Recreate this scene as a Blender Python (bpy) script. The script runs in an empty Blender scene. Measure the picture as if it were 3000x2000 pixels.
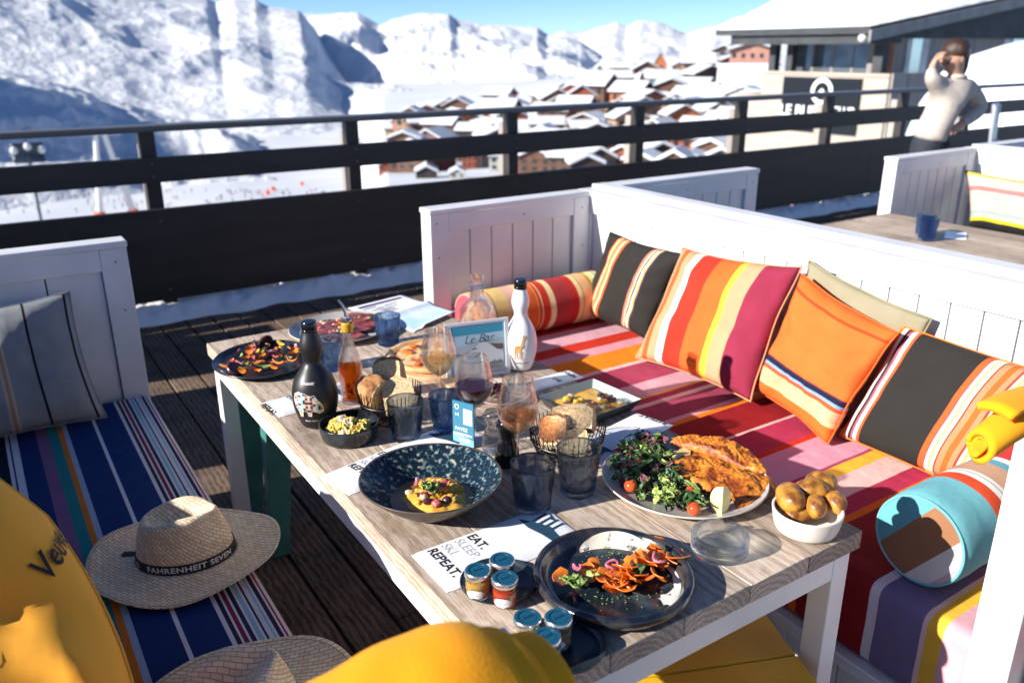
import bpy, bmesh, math, random
from mathutils import Vector, Matrix, noise, Euler
from math import sin, cos, pi, radians as rad
random.seed(7)
sc = bpy.context.scene
COL = sc.collection
# ------------------------------------------------------------------ camera
FPX = 2418.0
def camaxes(yaw, pit, roll):
    F = Vector((sin(yaw)*cos(pit), cos(yaw)*cos(pit), -sin(pit)))
    r = Vector((cos(yaw), -sin(yaw), 0)); d = F.cross(r)
    return r*cos(roll)+d*sin(roll), -r*sin(roll)+d*cos(roll), F
CR, CD, CF = camaxes(rad(33.11), rad(19.53), rad(.216))
CAM = Vector((0, 0, 1.65))
cd = bpy.data.cameras.new('camera'); cam = bpy.data.objects.new('camera', cd); COL.objects.link(cam)
cam.matrix_world = Matrix(((CR.x, -CD.x, -CF.x, CAM.x), (CR.y, -CD.y, -CF.y, CAM.y), (CR.z, -CD.z, -CF.z, CAM.z), (0, 0, 0, 1)))
cd.sensor_width = 36; cd.lens = FPX*36/3000; cd.clip_start = .05; cd.clip_end = 40000
cd.dof.use_dof = True; cd.dof.focus_distance = 1.72; cd.dof.aperture_fstop = 3.6
sc.camera = cam
def ray(x, y): return CR*((x-1500)/FPX)+CD*((y-1000)/FPX)+CF
def at(x, y, z=None, X=None, Y=None, r=None):
    """point where a measured sight line meets a real plane of the place"""
    d = ray(x, y)
    if z is not None: t = (z-CAM.z)/d.z
    elif X is not None: t = (X-CAM.x)/d.x
    elif Y is not None: t = (Y-CAM.y)/d.y
    else: t = r/math.hypot(d.x, d.y)
    return CAM+d*t
TZ = .75
EXPO = .92
# ------------------------------------------------------------------ mesh builder
class MB:
    def __init__(s): s.v = []; s.f = []; s.m = []; s.uv = []; s.sm = []; s.rn = []
    def add(s, vs, fs, m=0, uvs=None, smooth=True, rnd=0.0, M=None):
        b = len(s.v)
        s.v += [(M @ Vector(v)) if M else Vector(v) for v in vs]
        for i, f in enumerate(fs):
            s.f.append([b+k for k in f]); s.m.append(m[i] if isinstance(m, list) else m)
            s.uv.append([uvs[k] for k in f] if uvs else [(0, 0)]*len(f)); s.sm.append(smooth); s.rn.append(rnd)
        return s
    def box(s, x0, x1, y0, y1, z0, z1, m=0, rnd=0.0, M=None):
        vs = [(x, y, z) for z in (z0, z1) for y in (y0, y1) for x in (x0, x1)]
        fs = [(0, 2, 3, 1), (4, 5, 7, 6), (0, 1, 5, 4), (2, 6, 7, 3), (0, 4, 6, 2), (1, 3, 7, 5)]
        return s.add(vs, fs, m, None, False, rnd, M)
    def hexa(s, p, m=0, M=None):   # 8 points: bottom 4 ccw, top 4 ccw
        return s.add(p, [(3, 2, 1, 0), (4, 5, 6, 7), (0, 1, 5, 4), (1, 2, 6, 5), (2, 3, 7, 6), (3, 0, 4, 7)], m, None, False, 0, M)
    def lathe(s, prof, n=40, m=0, M=None, mod=None, close=False, sx=1, sy=1, uvrep=1):
        vs = []; uvs = []; N = len(prof)
        for j in range(n+1):
            a = 2*pi*j/n
            for i, (r, z) in enumerate(prof):
                k = mod(a, i, r, z) if mod else 1
                vs.append((r*k*cos(a)*sx, r*k*sin(a)*sy, z)); uvs.append((j/n*uvrep, i/(N-1)))
        fs = []
        for j in range(n):
            for i in range(N-1):
                a, b = j*N+i, (j+1)*N+i
                if prof[i][0] < 1e-6: fs.append((a, b+1, a+1)) if prof[i+1][0] > 1e-6 else None
                elif prof[i+1][0] < 1e-6: fs.append((a, b, a+1))
                else: fs.append((a, b, b+1, a+1))
            if close: fs.append((j*N+N-1, (j+1)*N+N-1, (j+1)*N, j*N))
        return s.add(vs, fs, m, uvs, True, 0, M)
    def tube(s, pts, r, n=8, m=0, M=None, cap=True):
        pts = [Vector(p) for p in pts]; R = r if isinstance(r, (list, tuple)) else [r]*len(pts)
        vs = []; up = Vector((0, 0, 1)); prev = None
        for i, p in enumerate(pts):
            t = (pts[min(i+1, len(pts)-1)]-pts[max(i-1, 0)]).normalized()
            if prev is None:
                u = up if abs(t.z) < .9 else Vector((1, 0, 0))
                a = t.cross(u).normalized()
            else: a = (prev-t*prev.dot(t)).normalized()
            prev = a; b = t.cross(a)
            for k in range(n):
                q = 2*pi*k/n; vs.append(p+a*cos(q)*R[i]+b*sin(q)*R[i])
        fs = [(i*n+k, i*n+(k+1) % n, (i+1)*n+(k+1) % n, (i+1)*n+k) for i in range(len(pts)-1) for k in range(n)]
        if cap: fs += [tuple(range(n-1, -1, -1)), tuple((len(pts)-1)*n+k for k in range(n))]
        return s.add(vs, fs, m, None, True, 0, M)
    def grid(s, fn, nu, nv, m=0, M=None, smooth=True, rnd=0):
        vs = []; uvs = []
        for j in range(nv+1):
            for i in range(nu+1):
                u, v = i/nu, j/nv; vs.append(fn(u, v)); uvs.append((u, v))
        fs = [(j*(nu+1)+i, j*(nu+1)+i+1, (j+1)*(nu+1)+i+1, (j+1)*(nu+1)+i) for j in range(nv) for i in range(nu)]
        return s.add(vs, fs, m, uvs, smooth, rnd, M)
    def blob(s, rx, ry, rz, amp=.1, fr=3, sub=3, seed=0, m=0, M=None, fn=None):
        bm = bmesh.new(); bmesh.ops.create_icosphere(bm, subdivisions=sub, radius=1)
        vs = []
        for v in bm.verts:
            c = v.co.normalized(); k = 1+amp*noise.noise(c*fr+Vector((seed*3.1, seed*1.7, seed)))+amp*.4*noise.noise(c*fr*2.6+Vector((seed, 5, seed)))
            q = Vector((c.x*rx*k, c.y*ry*k, c.z*rz*k)); vs.append(fn(q) if fn else q)
        fs = [tuple(v.index for v in f.verts) for f in bm.faces]; bm.free()
        return s.add(vs, fs, m, None, True, 0, M)
    def prism(s, poly, z0, z1, m=0, M=None):   # polygon in xy extruded
        n = len(poly); vs = [(p[0], p[1], z0) for p in poly]+[(p[0], p[1], z1) for p in poly]
        fs = [tuple(range(n-1, -1, -1)), tuple(range(n, 2*n))]+[(i, (i+1) % n, n+(i+1) % n, n+i) for i in range(n)]
        return s.add(vs, fs, m, None, False, 0, M)
    def mesh(s, me0, m=0, M=None):
        return s.add([v.co.copy() for v in me0.vertices], [tuple(p.vertices) for p in me0.polygons], m, None, True, 0, M)
    def build(s, name, mats, parent=None, off=None, bevel=0, sharp=35, solid=0, sub=0, weld=False):
        me = bpy.data.meshes.new(name)
        o3 = Vector(off) if off is not None else Vector((0, 0, 0))
        me.from_pydata([tuple(v-o3) for v in s.v], [], s.f)
        uvl = me.uv_layers.new(name='UVMap'); k = 0
        for i, p in enumerate(me.polygons):
            p.material_index = s.m[i]; p.use_smooth = s.sm[i]
            for u in s.uv[i]: uvl.data[k].uv = u; k += 1
        if any(s.rn):
            at_ = me.attributes.new('rnd', 'FLOAT', 'FACE')
            for i, r in enumerate(s.rn): at_.data[i].value = r
        for mt in (mats if isinstance(mats, (list, tuple)) else [mats]): me.materials.append(mt)
        if weld:
            bm = bmesh.new(); bm.from_mesh(me); bmesh.ops.remove_doubles(bm, verts=bm.verts, dist=1e-5)
            bmesh.ops.recalc_face_normals(bm, faces=bm.faces); bm.to_mesh(me); bm.free()
        if sharp: me.set_sharp_from_angle(angle=rad(sharp))
        o = bpy.data.objects.new(name, me); COL.objects.link(o)
        if parent: o.parent = parent
        if solid: md = o.modifiers.new('solid', 'SOLIDIFY'); md.thickness = solid; md.offset = -1
        if bevel:
            md = o.modifiers.new('bevel', 'BEVEL'); md.width = bevel; md.segments = 2; md.limit_method = 'ANGLE'; md.angle_limit = rad(40)
        if sub: md = o.modifiers.new('sub', 'SUBSURF'); md.levels = sub; md.render_levels = sub
        return o
def tag(o, label=None, cat=None, group=None, kind=None):
    if label: o['label'] = label
    if cat: o['category'] = cat
    if group: o['group'] = group
    if kind: o['kind'] = kind
    return o
def thing(name, label, cat, loc=(0, 0, 0), rz=0, group=None):
    o = bpy.data.objects.new(name, None); COL.objects.link(o); o.empty_display_size = .05
    o.location = loc; o.rotation_euler = (0, 0, rz); return tag(o, label, cat, group)
def solo(mb, name, mats, label, cat, loc=(0, 0, 0), rz=0, group=None, **k):
    o = mb.build(name, mats, **k); o.location = loc; o.rotation_euler = (0, 0, rz); return tag(o, label, cat, group)
def dup(root, loc=None, rz=None, label=None, group=None):
    r = root.copy(); COL.objects.link(r)
    if loc is not None: r.location = loc
    if rz is not None: r.rotation_euler = (0, 0, rz)
    if label: r['label'] = label
    if group: r['group'] = group
    for ch in list(root.children):
        c = ch.copy(); COL.objects.link(c); c.parent = r
        for g in ch.children:
            d = g.copy(); COL.objects.link(d); d.parent = c
    return r
def T(x=0, y=0, z=0): return Matrix.Translation((x, y, z))
def Rz(a): return Matrix.Rotation(a, 4, 'Z')
def Rx(a): return Matrix.Rotation(a, 4, 'X')
def Ry(a): return Matrix.Rotation(a, 4, 'Y')
def S3(x, y, z): return Matrix.Diagonal((x, y, z, 1))
def text_data(s, size=1.0, off=0.0, shear=0.0, ext=0.0, align='CENTER', sp=1.0):
    cu = bpy.data.curves.new('lettering', 'FONT'); cu.body = s; cu.size = size; cu.offset = off; cu.shear = shear
    cu.extrude = ext; cu.align_x = align; cu.align_y = 'CENTER'; cu.space_character = sp; cu.resolution_u = 3
    o = bpy.data.objects.new('lettering', cu); COL.objects.link(o)
    dg = bpy.context.evaluated_depsgraph_get(); dg.update()
    me = bpy.data.meshes.new_from_object(o.evaluated_get(dg))
    vs = [v.co.copy() for v in me.vertices]; fs = [tuple(p.vertices) for p in me.polygons]
    bpy.data.objects.remove(o); bpy.data.curves.remove(cu); bpy.data.meshes.remove(me)
    return vs, fs
def skin(pts, edges, sub=1, root=0):
    me = bpy.data.meshes.new('skin'); me.from_pydata([p[0] for p in pts], edges, [])
    o = bpy.data.objects.new('skin', me); COL.objects.link(o)
    md = o.modifiers.new('s', 'SKIN'); md.use_smooth_shade = True
    for i, p in enumerate(pts):
        r = p[1]; me.skin_vertices[0].data[i].radius = (r, r) if not isinstance(r, tuple) else r
        me.skin_vertices[0].data[i].use_root = (i == root)
    md = o.modifiers.new('b', 'SUBSURF'); md.levels = sub; md.render_levels = sub
    dg = bpy.context.evaluated_depsgraph_get(); dg.update()
    m2 = bpy.data.meshes.new_from_object(o.evaluated_get(dg)); bpy.data.objects.remove(o)
    return m2
# ------------------------------------------------------------------ materials
def srgb(h):
    h = h.lstrip('#'); c = [int(h[i:i+2], 16)/255 for i in (0, 2, 4)]
    return tuple((x/12.92 if x <= .04045 else ((x+.055)/1.055)**2.4) for x in c)
def nd(nt, t, **k):
    n = nt.nodes.new(t)
    for a, b in k.items(): setattr(n, a, b)
    return n
def base(name, color=(.5, .5, .5), rough=.6, metal=0, spec=None):
    m = bpy.data.materials.new(name); m.use_nodes = True; nt = m.node_tree
    b = nt.nodes['Principled BSDF']; b.inputs['Base Color'].default_value = (*color, 1)
    b.inputs['Roughness'].default_value = rough; b.inputs['Metallic'].default_value = metal
    if spec is not None: b.inputs['Specular IOR Level'].default_value = spec
    return m, nt, b
def ramp(nt, stops, interp='LINEAR'):
    r = nd(nt, 'ShaderNodeValToRGB'); cr = r.color_ramp; cr.interpolation = interp
    while len(cr.elements) > 1: cr.elements.remove(cr.elements[0])
    cr.elements[0].position = stops[0][0]; cr.elements[0].color = (*stops[0][1], 1)
    for p, c in stops[1:]:
        e = cr.elements.new(min(1, max(0, p))); e.color = (*c, 1)
    return r
def bump(nt, b, h, dist=.002, strength=.5, normal=None):
    bp = nd(nt, 'ShaderNodeBump'); bp.inputs['Distance'].default_value = dist; bp.inputs['Strength'].default_value = strength
    nt.links.new(h, bp.inputs['Height']); nt.links.new(bp.outputs[0], b.inputs['Normal']); return bp
def noisy(name, c1, c2, scale=8, rough=.6, detail=6, bumpd=.0, bscale=None, metal=0, lo=.35, hi=.65, spec=None, coord='Object', stretch=(1, 1, 1), sss=0):
    m, nt, b = base(name, c1, rough, metal, spec)
    tc = nd(nt, 'ShaderNodeTexCoord'); mp = nd(nt, 'ShaderNodeMapping'); mp.inputs['Scale'].default_value = stretch
    nt.links.new(tc.outputs[coord], mp.inputs[0])
    n = nd(nt, 'ShaderNodeTexNoise'); n.inputs['Scale'].default_value = scale; n.inputs['Detail'].default_value = detail
    nt.links.new(mp.outputs[0], n.inputs['Vector'])
    r = ramp(nt, [(lo, c1), (hi, c2)]); nt.links.new(n.outputs[0], r.inputs[0]); nt.links.new(r.outputs[0], b.inputs['Base Color'])
    if bumpd:
        n2 = nd(nt, 'ShaderNodeTexNoise'); n2.inputs['Scale'].default_value = bscale or scale*3; n2.inputs['Detail'].default_value = 5
        nt.links.new(mp.outputs[0], n2.inputs['Vector']); bump(nt, b, n2.outputs[0], bumpd, .8)
    if sss: b.inputs['Subsurface Weight'].default_value = sss; b.inputs['Subsurface Radius'].default_value = (.01, .006, .003)
    return m
def stripes(name, stops, src='UV', axis=0, lo=0.0, hi=1.0, rough=.85, wob=0.0, weave=900, spec=.2):
    """woven stripes: stops = [(position, colour)], constant between them"""
    m, nt, b = base(name, (.5, .5, .5), rough, 0, spec)
    tc = nd(nt, 'ShaderNodeTexCoord'); sx = nd(nt, 'ShaderNodeSeparateXYZ'); nt.links.new(tc.outputs[src], sx.inputs[0])
    mr = nd(nt, 'ShaderNodeMapRange'); mr.inputs['From Min'].default_value = lo; mr.inputs['From Max'].default_value = hi
    o = sx.outputs[axis]
    if wob:
        nz = nd(nt, 'ShaderNodeTexNoise'); nz.inputs['Scale'].default_value = 6
        nt.links.new(tc.outputs['Object'], nz.inputs['Vector'])
        ma = nd(nt, 'ShaderNodeMath', operation='MULTIPLY_ADD'); ma.inputs[1].default_value = wob
        nt.links.new(nz.outputs[0], ma.inputs[0]); nt.links.new(o, ma.inputs[2]); o = ma.outputs[0]
    nt.links.new(o, mr.inputs['Value'])
    rng = hi-lo
    r = ramp(nt, [(max(0, (p-lo)/rng), c) for p, c in stops], 'CONSTANT'); nt.links.new(mr.outputs[0], r.inputs[0])
    # faded, slightly uneven dye
    n = nd(nt, 'ShaderNodeTexNoise'); n.inputs['Scale'].default_value = 14; n.inputs['Detail'].default_value = 8
    nt.links.new(tc.outputs['Object'], n.inputs['Vector'])
    mr2 = nd(nt, 'ShaderNodeMapRange'); mr2.inputs['To Min'].default_value = .84; mr2.inputs['To Max'].default_value = 1.15
    nt.links.new(n.outputs[0], mr2.inputs['Value'])
    mx = nd(nt, 'ShaderNodeMix', data_type='RGBA', blend_type='MULTIPLY'); mx.inputs[0].default_value = 1
    nt.links.new(r.outputs[0], mx.inputs[6]); nt.links.new(mr2.outputs[0], mx.inputs[7]); nt.links.new(mx.outputs[2], b.inputs['Base Color'])
    w = nd(nt, 'ShaderNodeTexNoise'); w.inputs['Scale'].default_value = weave; w.inputs['Detail'].default_value = 2
    nt.links.new(tc.outputs['Object'], w.inputs['Vector'])
    w2 = nd(nt, 'ShaderNodeTexNoise'); w2.inputs['Scale'].default_value = 9; w2.inputs['Detail'].default_value = 3
    nt.links.new(tc.outputs['Object'], w2.inputs['Vector'])
    ad = nd(nt, 'ShaderNodeMath', operation='MULTIPLY_ADD'); ad.inputs[1].default_value = 12
    nt.links.new(w2.outputs[0], ad.inputs[0]); nt.links.new(w.outputs[0], ad.inputs[2])
    bump(nt, b, ad.outputs[0], .0009, .9)
    return m
def cloth(name, c, var=.12, rough=.9, weave=700, wr=.0012):
    c2 = tuple(min(1, x*(1+var)) for x in c); c1 = tuple(x*(1-var) for x in c)
    m = noisy(name, c1, c2, 10, rough, 8, wr, 12)
    return m
def glassmat(name, tint=(1, 1, 1), clear=.5, rough=.0, ior=1.45, trans=None):
    m = bpy.data.materials.new(name); m.use_nodes = True; nt = m.node_tree; nt.nodes.clear()
    out = nd(nt, 'ShaderNodeOutputMaterial'); g = nd(nt, 'ShaderNodeBsdfGlass'); g.inputs['Color'].default_value = (*tint, 1)
    g.inputs['Roughness'].default_value = rough; g.inputs['IOR'].default_value = ior
    t = nd(nt, 'ShaderNodeBsdfTransparent'); t.inputs['Color'].default_value = (*(trans or tint), 1)
    mx = nd(nt, 'ShaderNodeMixShader'); mx.inputs[0].default_value = clear
    nt.links.new(g.outputs[0], mx.inputs[1]); nt.links.new(t.outputs[0], mx.inputs[2])
    nt.links.new(mx.outputs[0], out.inputs[0]); return m
def woodmat(name, c1, c2, c3, ring=26, rough=.65, bumpd=.0008, grain_axis='Y', dist=3.0, dirt=True, rnd=False):
    m, nt, b = base(name, c1, rough, 0, .25)
    tc = nd(nt, 'ShaderNodeTexCoord'); src = tc.outputs['Object']
    st = {'Y': (1, .06, 1), 'X': (.06, 1, 1), 'Z': (1, 1, .06)}[grain_axis]
    rv = None
    if rnd:
        a = nd(nt, 'ShaderNodeAttribute', attribute_name='rnd'); a.attribute_type = 'GEOMETRY'; rv = a.outputs['Fac']
    else:
        oi = nd(nt, 'ShaderNodeObjectInfo'); rv = oi.outputs['Random']
    ml = nd(nt, 'ShaderNodeMath', operation='MULTIPLY'); ml.inputs[1].default_value = 37.0; nt.links.new(rv, ml.inputs[0])
    cb = nd(nt, 'ShaderNodeCombineXYZ'); nt.links.new(ml.outputs[0], cb.inputs[1 if grain_axis == 'Y' else 0])
    va = nd(nt, 'ShaderNodeVectorMath', operation='ADD'); nt.links.new(src, va.inputs[0]); nt.links.new(cb.outputs[0], va.inputs[1])
    mp = nd(nt, 'ShaderNodeMapping'); mp.inputs['Scale'].default_value = st; nt.links.new(va.outputs[0], mp.inputs[0])
    mp2 = nd(nt, 'ShaderNodeMapping'); mp2.inputs['Location'].default_value = (.013, 0, .055); nt.links.new(src, mp2.inputs[0])
    nz = nd(nt, 'ShaderNodeTexNoise'); nz.inputs['Scale'].default_value = 9; nz.inputs['Detail'].default_value = 3; nt.links.new(mp.outputs[0], nz.inputs['Vector'])
    wv = nd(nt, 'ShaderNodeTexWave', wave_type='RINGS', rings_direction=grain_axis); wv.inputs['Scale'].default_value = ring
    wv.inputs['Distortion'].default_value = dist; wv.inputs['Detail'].default_value = 3; wv.inputs['Detail Scale'].default_value = 1.5
    mv = nd(nt, 'ShaderNodeMix', data_type='VECTOR'); mv.inputs[0].default_value = .035
    nt.links.new(mp2.outputs[0], mv.inputs[4]); nt.links.new(nz.outputs['Color'], mv.inputs[5]); nt.links.new(mv.outputs[1], wv.inputs['Vector'])
    fn = nd(nt, 'ShaderNodeTexNoise'); fn.inputs['Scale'].default_value = 300; fn.inputs['Detail'].default_value = 6; nt.links.new(mp.outputs[0], fn.inputs['Vector'])
    ad = nd(nt, 'ShaderNodeMath', operation='MULTIPLY_ADD'); ad.inputs[1].default_value = .45
    nt.links.new(wv.outputs['Fac'], ad.inputs[0]); nt.links.new(fn.outputs[0], ad.inputs[2])
    ad.inputs[1].default_value = .22
    r = ramp(nt, [(.38, c3), (.58, c1), (.74, c2)]); nt.links.new(ad.outputs[0], r.inputs[0])
    col = r.outputs[0]
    bn = nd(nt, 'ShaderNodeTexNoise'); bn.inputs['Scale'].default_value = 3.5; bn.inputs['Detail'].default_value = 6; nt.links.new(va.outputs[0], bn.inputs['Vector'])
    rr = nd(nt, 'ShaderNodeMapRange'); rr.inputs['From Min'].default_value = .3; rr.inputs['From Max'].default_value = .7
    rr.inputs['To Min'].default_value = .62; rr.inputs['To Max'].default_value = 1.15; nt.links.new(bn.outputs[0], rr.inputs['Value'])
    m2 = nd(nt, 'ShaderNodeMath', operation='MULTIPLY_ADD'); m2.inputs[1].default_value = .35; m2.inputs[2].default_value = .8
    nt.links.new(rv, m2.inputs[0]); m3 = nd(nt, 'ShaderNodeMath', operation='MULTIPLY'); nt.links.new(m2.outputs[0], m3.inputs[0]); nt.links.new(rr.outputs[0], m3.inputs[1])
    mx = nd(nt, 'ShaderNodeMix', data_type='RGBA', blend_type='MULTIPLY'); mx.inputs[0].default_value = 1
    nt.links.new(col, mx.inputs[6]); nt.links.new(m3.outputs[0], mx.inputs[7]); nt.links.new(mx.outputs[2], b.inputs['Base Color'])
    bump(nt, b, ad.outputs[0], bumpd, .7)
    return m
WHITE = noisy('white_paint', (.64, .64, .655), (.74, .735, .745), 5, .45, 8, .0006, 40)
WHITE2 = noisy('white_metal_paint', (.76, .75, .74), (.84, .83, .82), 7, .4, 6, .0003, 60)
DARKP = noisy('dark_brown_paint', (.021, .0175, .0165), (.046, .040, .038), 9, .5, 12, .0012, 60, stretch=(.15, 1, 1), lo=.42, hi=.85)
WOODT = woodmat('weathered_table_wood', (.47, .36, .28), (.60, .50, .41), (.33, .24, .17), 26, .7)
WOODD = woodmat('deck_wood', (.17, .115, .082), (.26, .185, .135), (.055, .034, .026), 14, .75, .0015, rnd=True)
SNOWN = noisy('snow', (.80, .83, .88), (.88, .90, .93), 20, .7, 6, .006, 30)
BOLTM = base('dull_bolt', (.16, .15, .15), .5, .6)[0]
# ------------------------------------------------------------------ world + sun
SUN = Vector((2.1, -.3, -1)).normalized()       # the way the light travels
w = bpy.data.worlds.new('World'); sc.world = w; w.use_nodes = True; nt = w.node_tree
sky = nd(nt, 'ShaderNodeTexSky', sky_type='NISHITA'); sky.sun_disc = False
sky.sun_elevation = math.asin(-SUN.z); sky.sun_rotation = math.atan2(-SUN.x, -SUN.y)
sky.altitude = 2300; sky.air_density = .7; sky.dust_density = 0; sky.ozone_density = 5
nt.links.new(sky.outputs[0], nt.nodes['Background'].inputs[0]); nt.nodes['Background'].inputs[1].default_value = .088
sl = bpy.data.lights.new('sun', 'SUN'); sl.energy = 5.0; sl.angle = rad(.53); sl.color = (1, .95, .87)
so = bpy.data.objects.new('sun', sl); COL.objects.link(so); so.rotation_euler = SUN.to_track_quat('-Z', 'Y').to_euler(); so.location = (-20, 3, 12)
sc.view_settings.view_transform = 'Standard'; sc.view_settings.look = 'None'; sc.view_settings.exposure = EXPO; sc.view_settings.gamma = 1
sc.cycles.use_denoising = True; sc.cycles.sample_clamp_indirect = 6; sc.cycles.max_bounces = 14; sc.cycles.transparent_max_bounces = 24
sc.cycles.transmission_bounces = 12; sc.cycles.caustics_reflective = False; sc.cycles.blur_glossy = .3

def lerp_pts(P, x):
    if x <= P[0][0]: return P[0][1]
    for (a, b), (c, d) in zip(P, P[1:]):
        if x <= c: return b+(d-b)*(x-a)/(c-a)
    return P[-1][1]
GP = [(0, -5), (8, -5), (40, -12), (100, -25), (300, -60), (400, -74), (700, -98), (1300, -112), (3000, -140), (12000, -300)]
def G(r): return lerp_pts(GP, r)
def hdir(px):
    d = ray(px, 142); return Vector((d.x, d.y, 0)).normalized()
def elev(px, py):
    d = ray(px, py); return d.z/math.hypot(d.x, d.y)
def gz(x, y):
    r = math.hypot(x, y); return G(r)+(r/400)*2.2*noise.noise(Vector((x/90, y/90, 3)))
# ground: one sheet from the terrace out to the foot of the mountains
gb = MB(); rs = [6*(12000/6)**(i/110) for i in range(111)]
def gf(u, v):
    r = rs[int(round(v*110))]; a = rad(-60+u*200); x, y = r*sin(a), r*cos(a); return (x, y, gz(x, y))
gb.grid(gf, 200, 110)
SNOWM = noisy('piste_snow', (.58, .61, .66), (.68, .70, .74), .02, .75, 10, 0)
_nt = SNOWM.node_tree
tag(gb.build('ground', SNOWM, sharp=0), kind='structure')
def mountain(name, P, px0, px1, rf, rr, rb, zf, n=260, nr=90, amp=60, wl=300, seed=0, exp=1.3, rid=True, mat=None, kamp=.10, skew=0.0, lump=1.0):
    mb = MB()
    def f(u, v):
        px = px0+(px1-px0)*u; d = hdir(px); e = elev(px, lerp_pts(P, px))
        zr = CAM.z+e*rr; z0 = zf if not callable(zf) else zf(px)
        if v < .8:
            t = v/.8; r = rf+(rr-rf)*t; z = z0+(zr-z0)*(t**exp)
            k = sin(pi*min(1, t))**.7+kamp
        else:
            t = (v-.8)/.2; r = rr+(rb-rr)*t; z = zr+(z0-zr)*t; k = kamp+.6*t
        x, y = d.x*r, d.y*r
        q = Vector((x/wl+skew*z/wl, y/wl*.8, z/wl*.6+seed))
        h = (noise.ridged_multi_fractal(q, 1.0, 2.1, 6, 1.0, 2.0)-1.1) if rid else noise.fractal(q, 1.0, 2.0, 6)
        h2 = noise.noise(q*.45+Vector((9, 2, 1)))
        z += amp*k*(h*.6+h2*lump)
        return (x, y, z)
    mb.grid(f, n, nr)
    return tag(mb.build(name, mat or MSNOW, sharp=0), kind='structure')
# mountain snow: white with bare rock where it is steepest
MSNOW, nt_, b_ = base('mountain_snow', (.84, .87, .92), .8)
g_ = nd(nt_, 'ShaderNodeNewGeometry'); s_ = nd(nt_, 'ShaderNodeSeparateXYZ'); nt_.links.new(g_.outputs['Normal'], s_.inputs[0])
tn_ = nd(nt_, 'ShaderNodeTexNoise'); tn_.inputs['Scale'].default_value = .02; tn_.inputs['Detail'].default_value = 8
tc_ = nd(nt_, 'ShaderNodeTexCoord'); nt_.links.new(tc_.outputs['Object'], tn_.inputs['Vector'])
ma_ = nd(nt_, 'ShaderNodeMath', operation='MULTIPLY_ADD'); ma_.inputs[1].default_value = .9; nt_.links.new(tn_.outputs[0], ma_.inputs[0]); nt_.links.new(s_.outputs[2], ma_.inputs[2])
rr_ = ramp(nt_, [(.66, (.16, .18, .22)), (.73, (.73, .755, .80))]); nt_.links.new(ma_.outputs[0], rr_.inputs[0]); nt_.links.new(rr_.outputs[0], b_.inputs['Base Color'])
tn_.inputs['Roughness'].default_value = .62
bump(nt_, b_, tn_.outputs[0], 20, .8)
mountain('mountain_near', [(-900, -300), (0, -220), (250, -120), (500, -35), (620, -8), (645, 8), (700, -8), (760, 0), (795, 19), (885, 32), (897, 43), (930, 90), (950, 130), (985, 180), (1030, 250), (1080, 320), (1120, 350), (1300, 400)],
         -900, 1300, 1150, 2600, 3400, -115, n=460, nr=150, amp=26, wl=250, seed=2, exp=1.15, kamp=.06, lump=.35)
mountain('mountain_middle', [(600, 150), (850, 60), (900, 43), (960, 45), (1010, 42), (1055, 40), (1075, 52), (1110, 75), (1130, 75), (1149, 64), (1191, 49), (1238, 40), (1319, 42), (1336, 55), (1408, 72), (1500, 75), (1574, 81), (1600, 100), (1659, 110), (1702, 123), (1760, 160), (1850, 220), (1950, 260), (2050, 280)],
         600, 2050, 1500, 3700, 5000, -120, n=400, nr=130, amp=120, wl=520, seed=5, exp=1.1, kamp=.05, skew=.5, lump=.7)
mountain('mountain_far', [(1450, 140), (1600, 125), (1650, 115), (1702, 123), (1744, 115), (1804, 87), (1834, 96), (1872, 83), (1914, 91), (1978, 119), (2010, 128), (2085, 106), (2149, 98), (2200, 90), (2400, 60), (3300, 30)],
         1450, 3300, 2300, 7000, 9000, -75, n=300, nr=80, amp=190, wl=1300, seed=9, exp=1.5, kamp=.05)
mountain('hill_left', [(-700, 90), (-300, 150), (0, 205), (120, 238), (230, 272), (300, 300), (450, 340), (600, 372), (700, 400), (800, 430), (900, 470)],
         -700, 900, 560, 1250, 1600, lambda px: G(560), n=260, nr=80, amp=30, wl=150, seed=14, exp=.8, kamp=.25)
mb = MB()                                                            # unseen ridge added out of frame to throw shade on the left hill
def f(u, v):
    y = 620+1000*v; x = -1500+1150*u; h = 520*math.sin(pi*min(1, max(0, v))) ** .5*math.sin(pi*u)**1.1
    return (x, y, -95+h+25*noise.noise(Vector((x/120, y/120, 1))))
mb.grid(f, 60, 50); tag(mb.build('mountain_west', MSNOW, sharp=0), kind='structure')
# village slope
DT = [(900, 470), (1000, 440), (1100, 398), (1300, 372), (1450, 338), (1600, 300), (1700, 268), (1850, 236), (2000, 212), (2150, 178), (2300, 165), (3400, 120)]
R0, R1 = 110., 900.
def dpos(px, py):
    top = lerp_pts(DT, px); t = min(1, max(0, (560-py)/(560-top))); return at(px, py, r=R0*(R1/R0)**t), R0*(R1/R0)**t
mb = MB()
def f(u, v):
    px = 900+2600*u; top = lerp_pts(DT, px); d = hdir(px)
    if v <= .8:
        t = v/.8; r = R0*(R1/R0)**t; py = 560+(top-560)*t; z = CAM.z+elev(px, py)*r-.3+.004*r*noise.noise(Vector((d.x*r/30, d.y*r/30, 2)))
        if u < .08: z -= (1-u/.08)*18*(r/300)
    else:
        t = (v-.8)/.2; r = R1+(2600-R1)*t; z = CAM.z+elev(px, top)*R1*(1-t)+(-75)*t-(18*(R1/300)*(1-u/.08)*(1-t) if u < .08 else 0)
    return (d.x*r, d.y*r, z)
mb.grid(f, 200, 120); tag(mb.build('village_slope', SNOWM, sharp=0), kind='structure')
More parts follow.
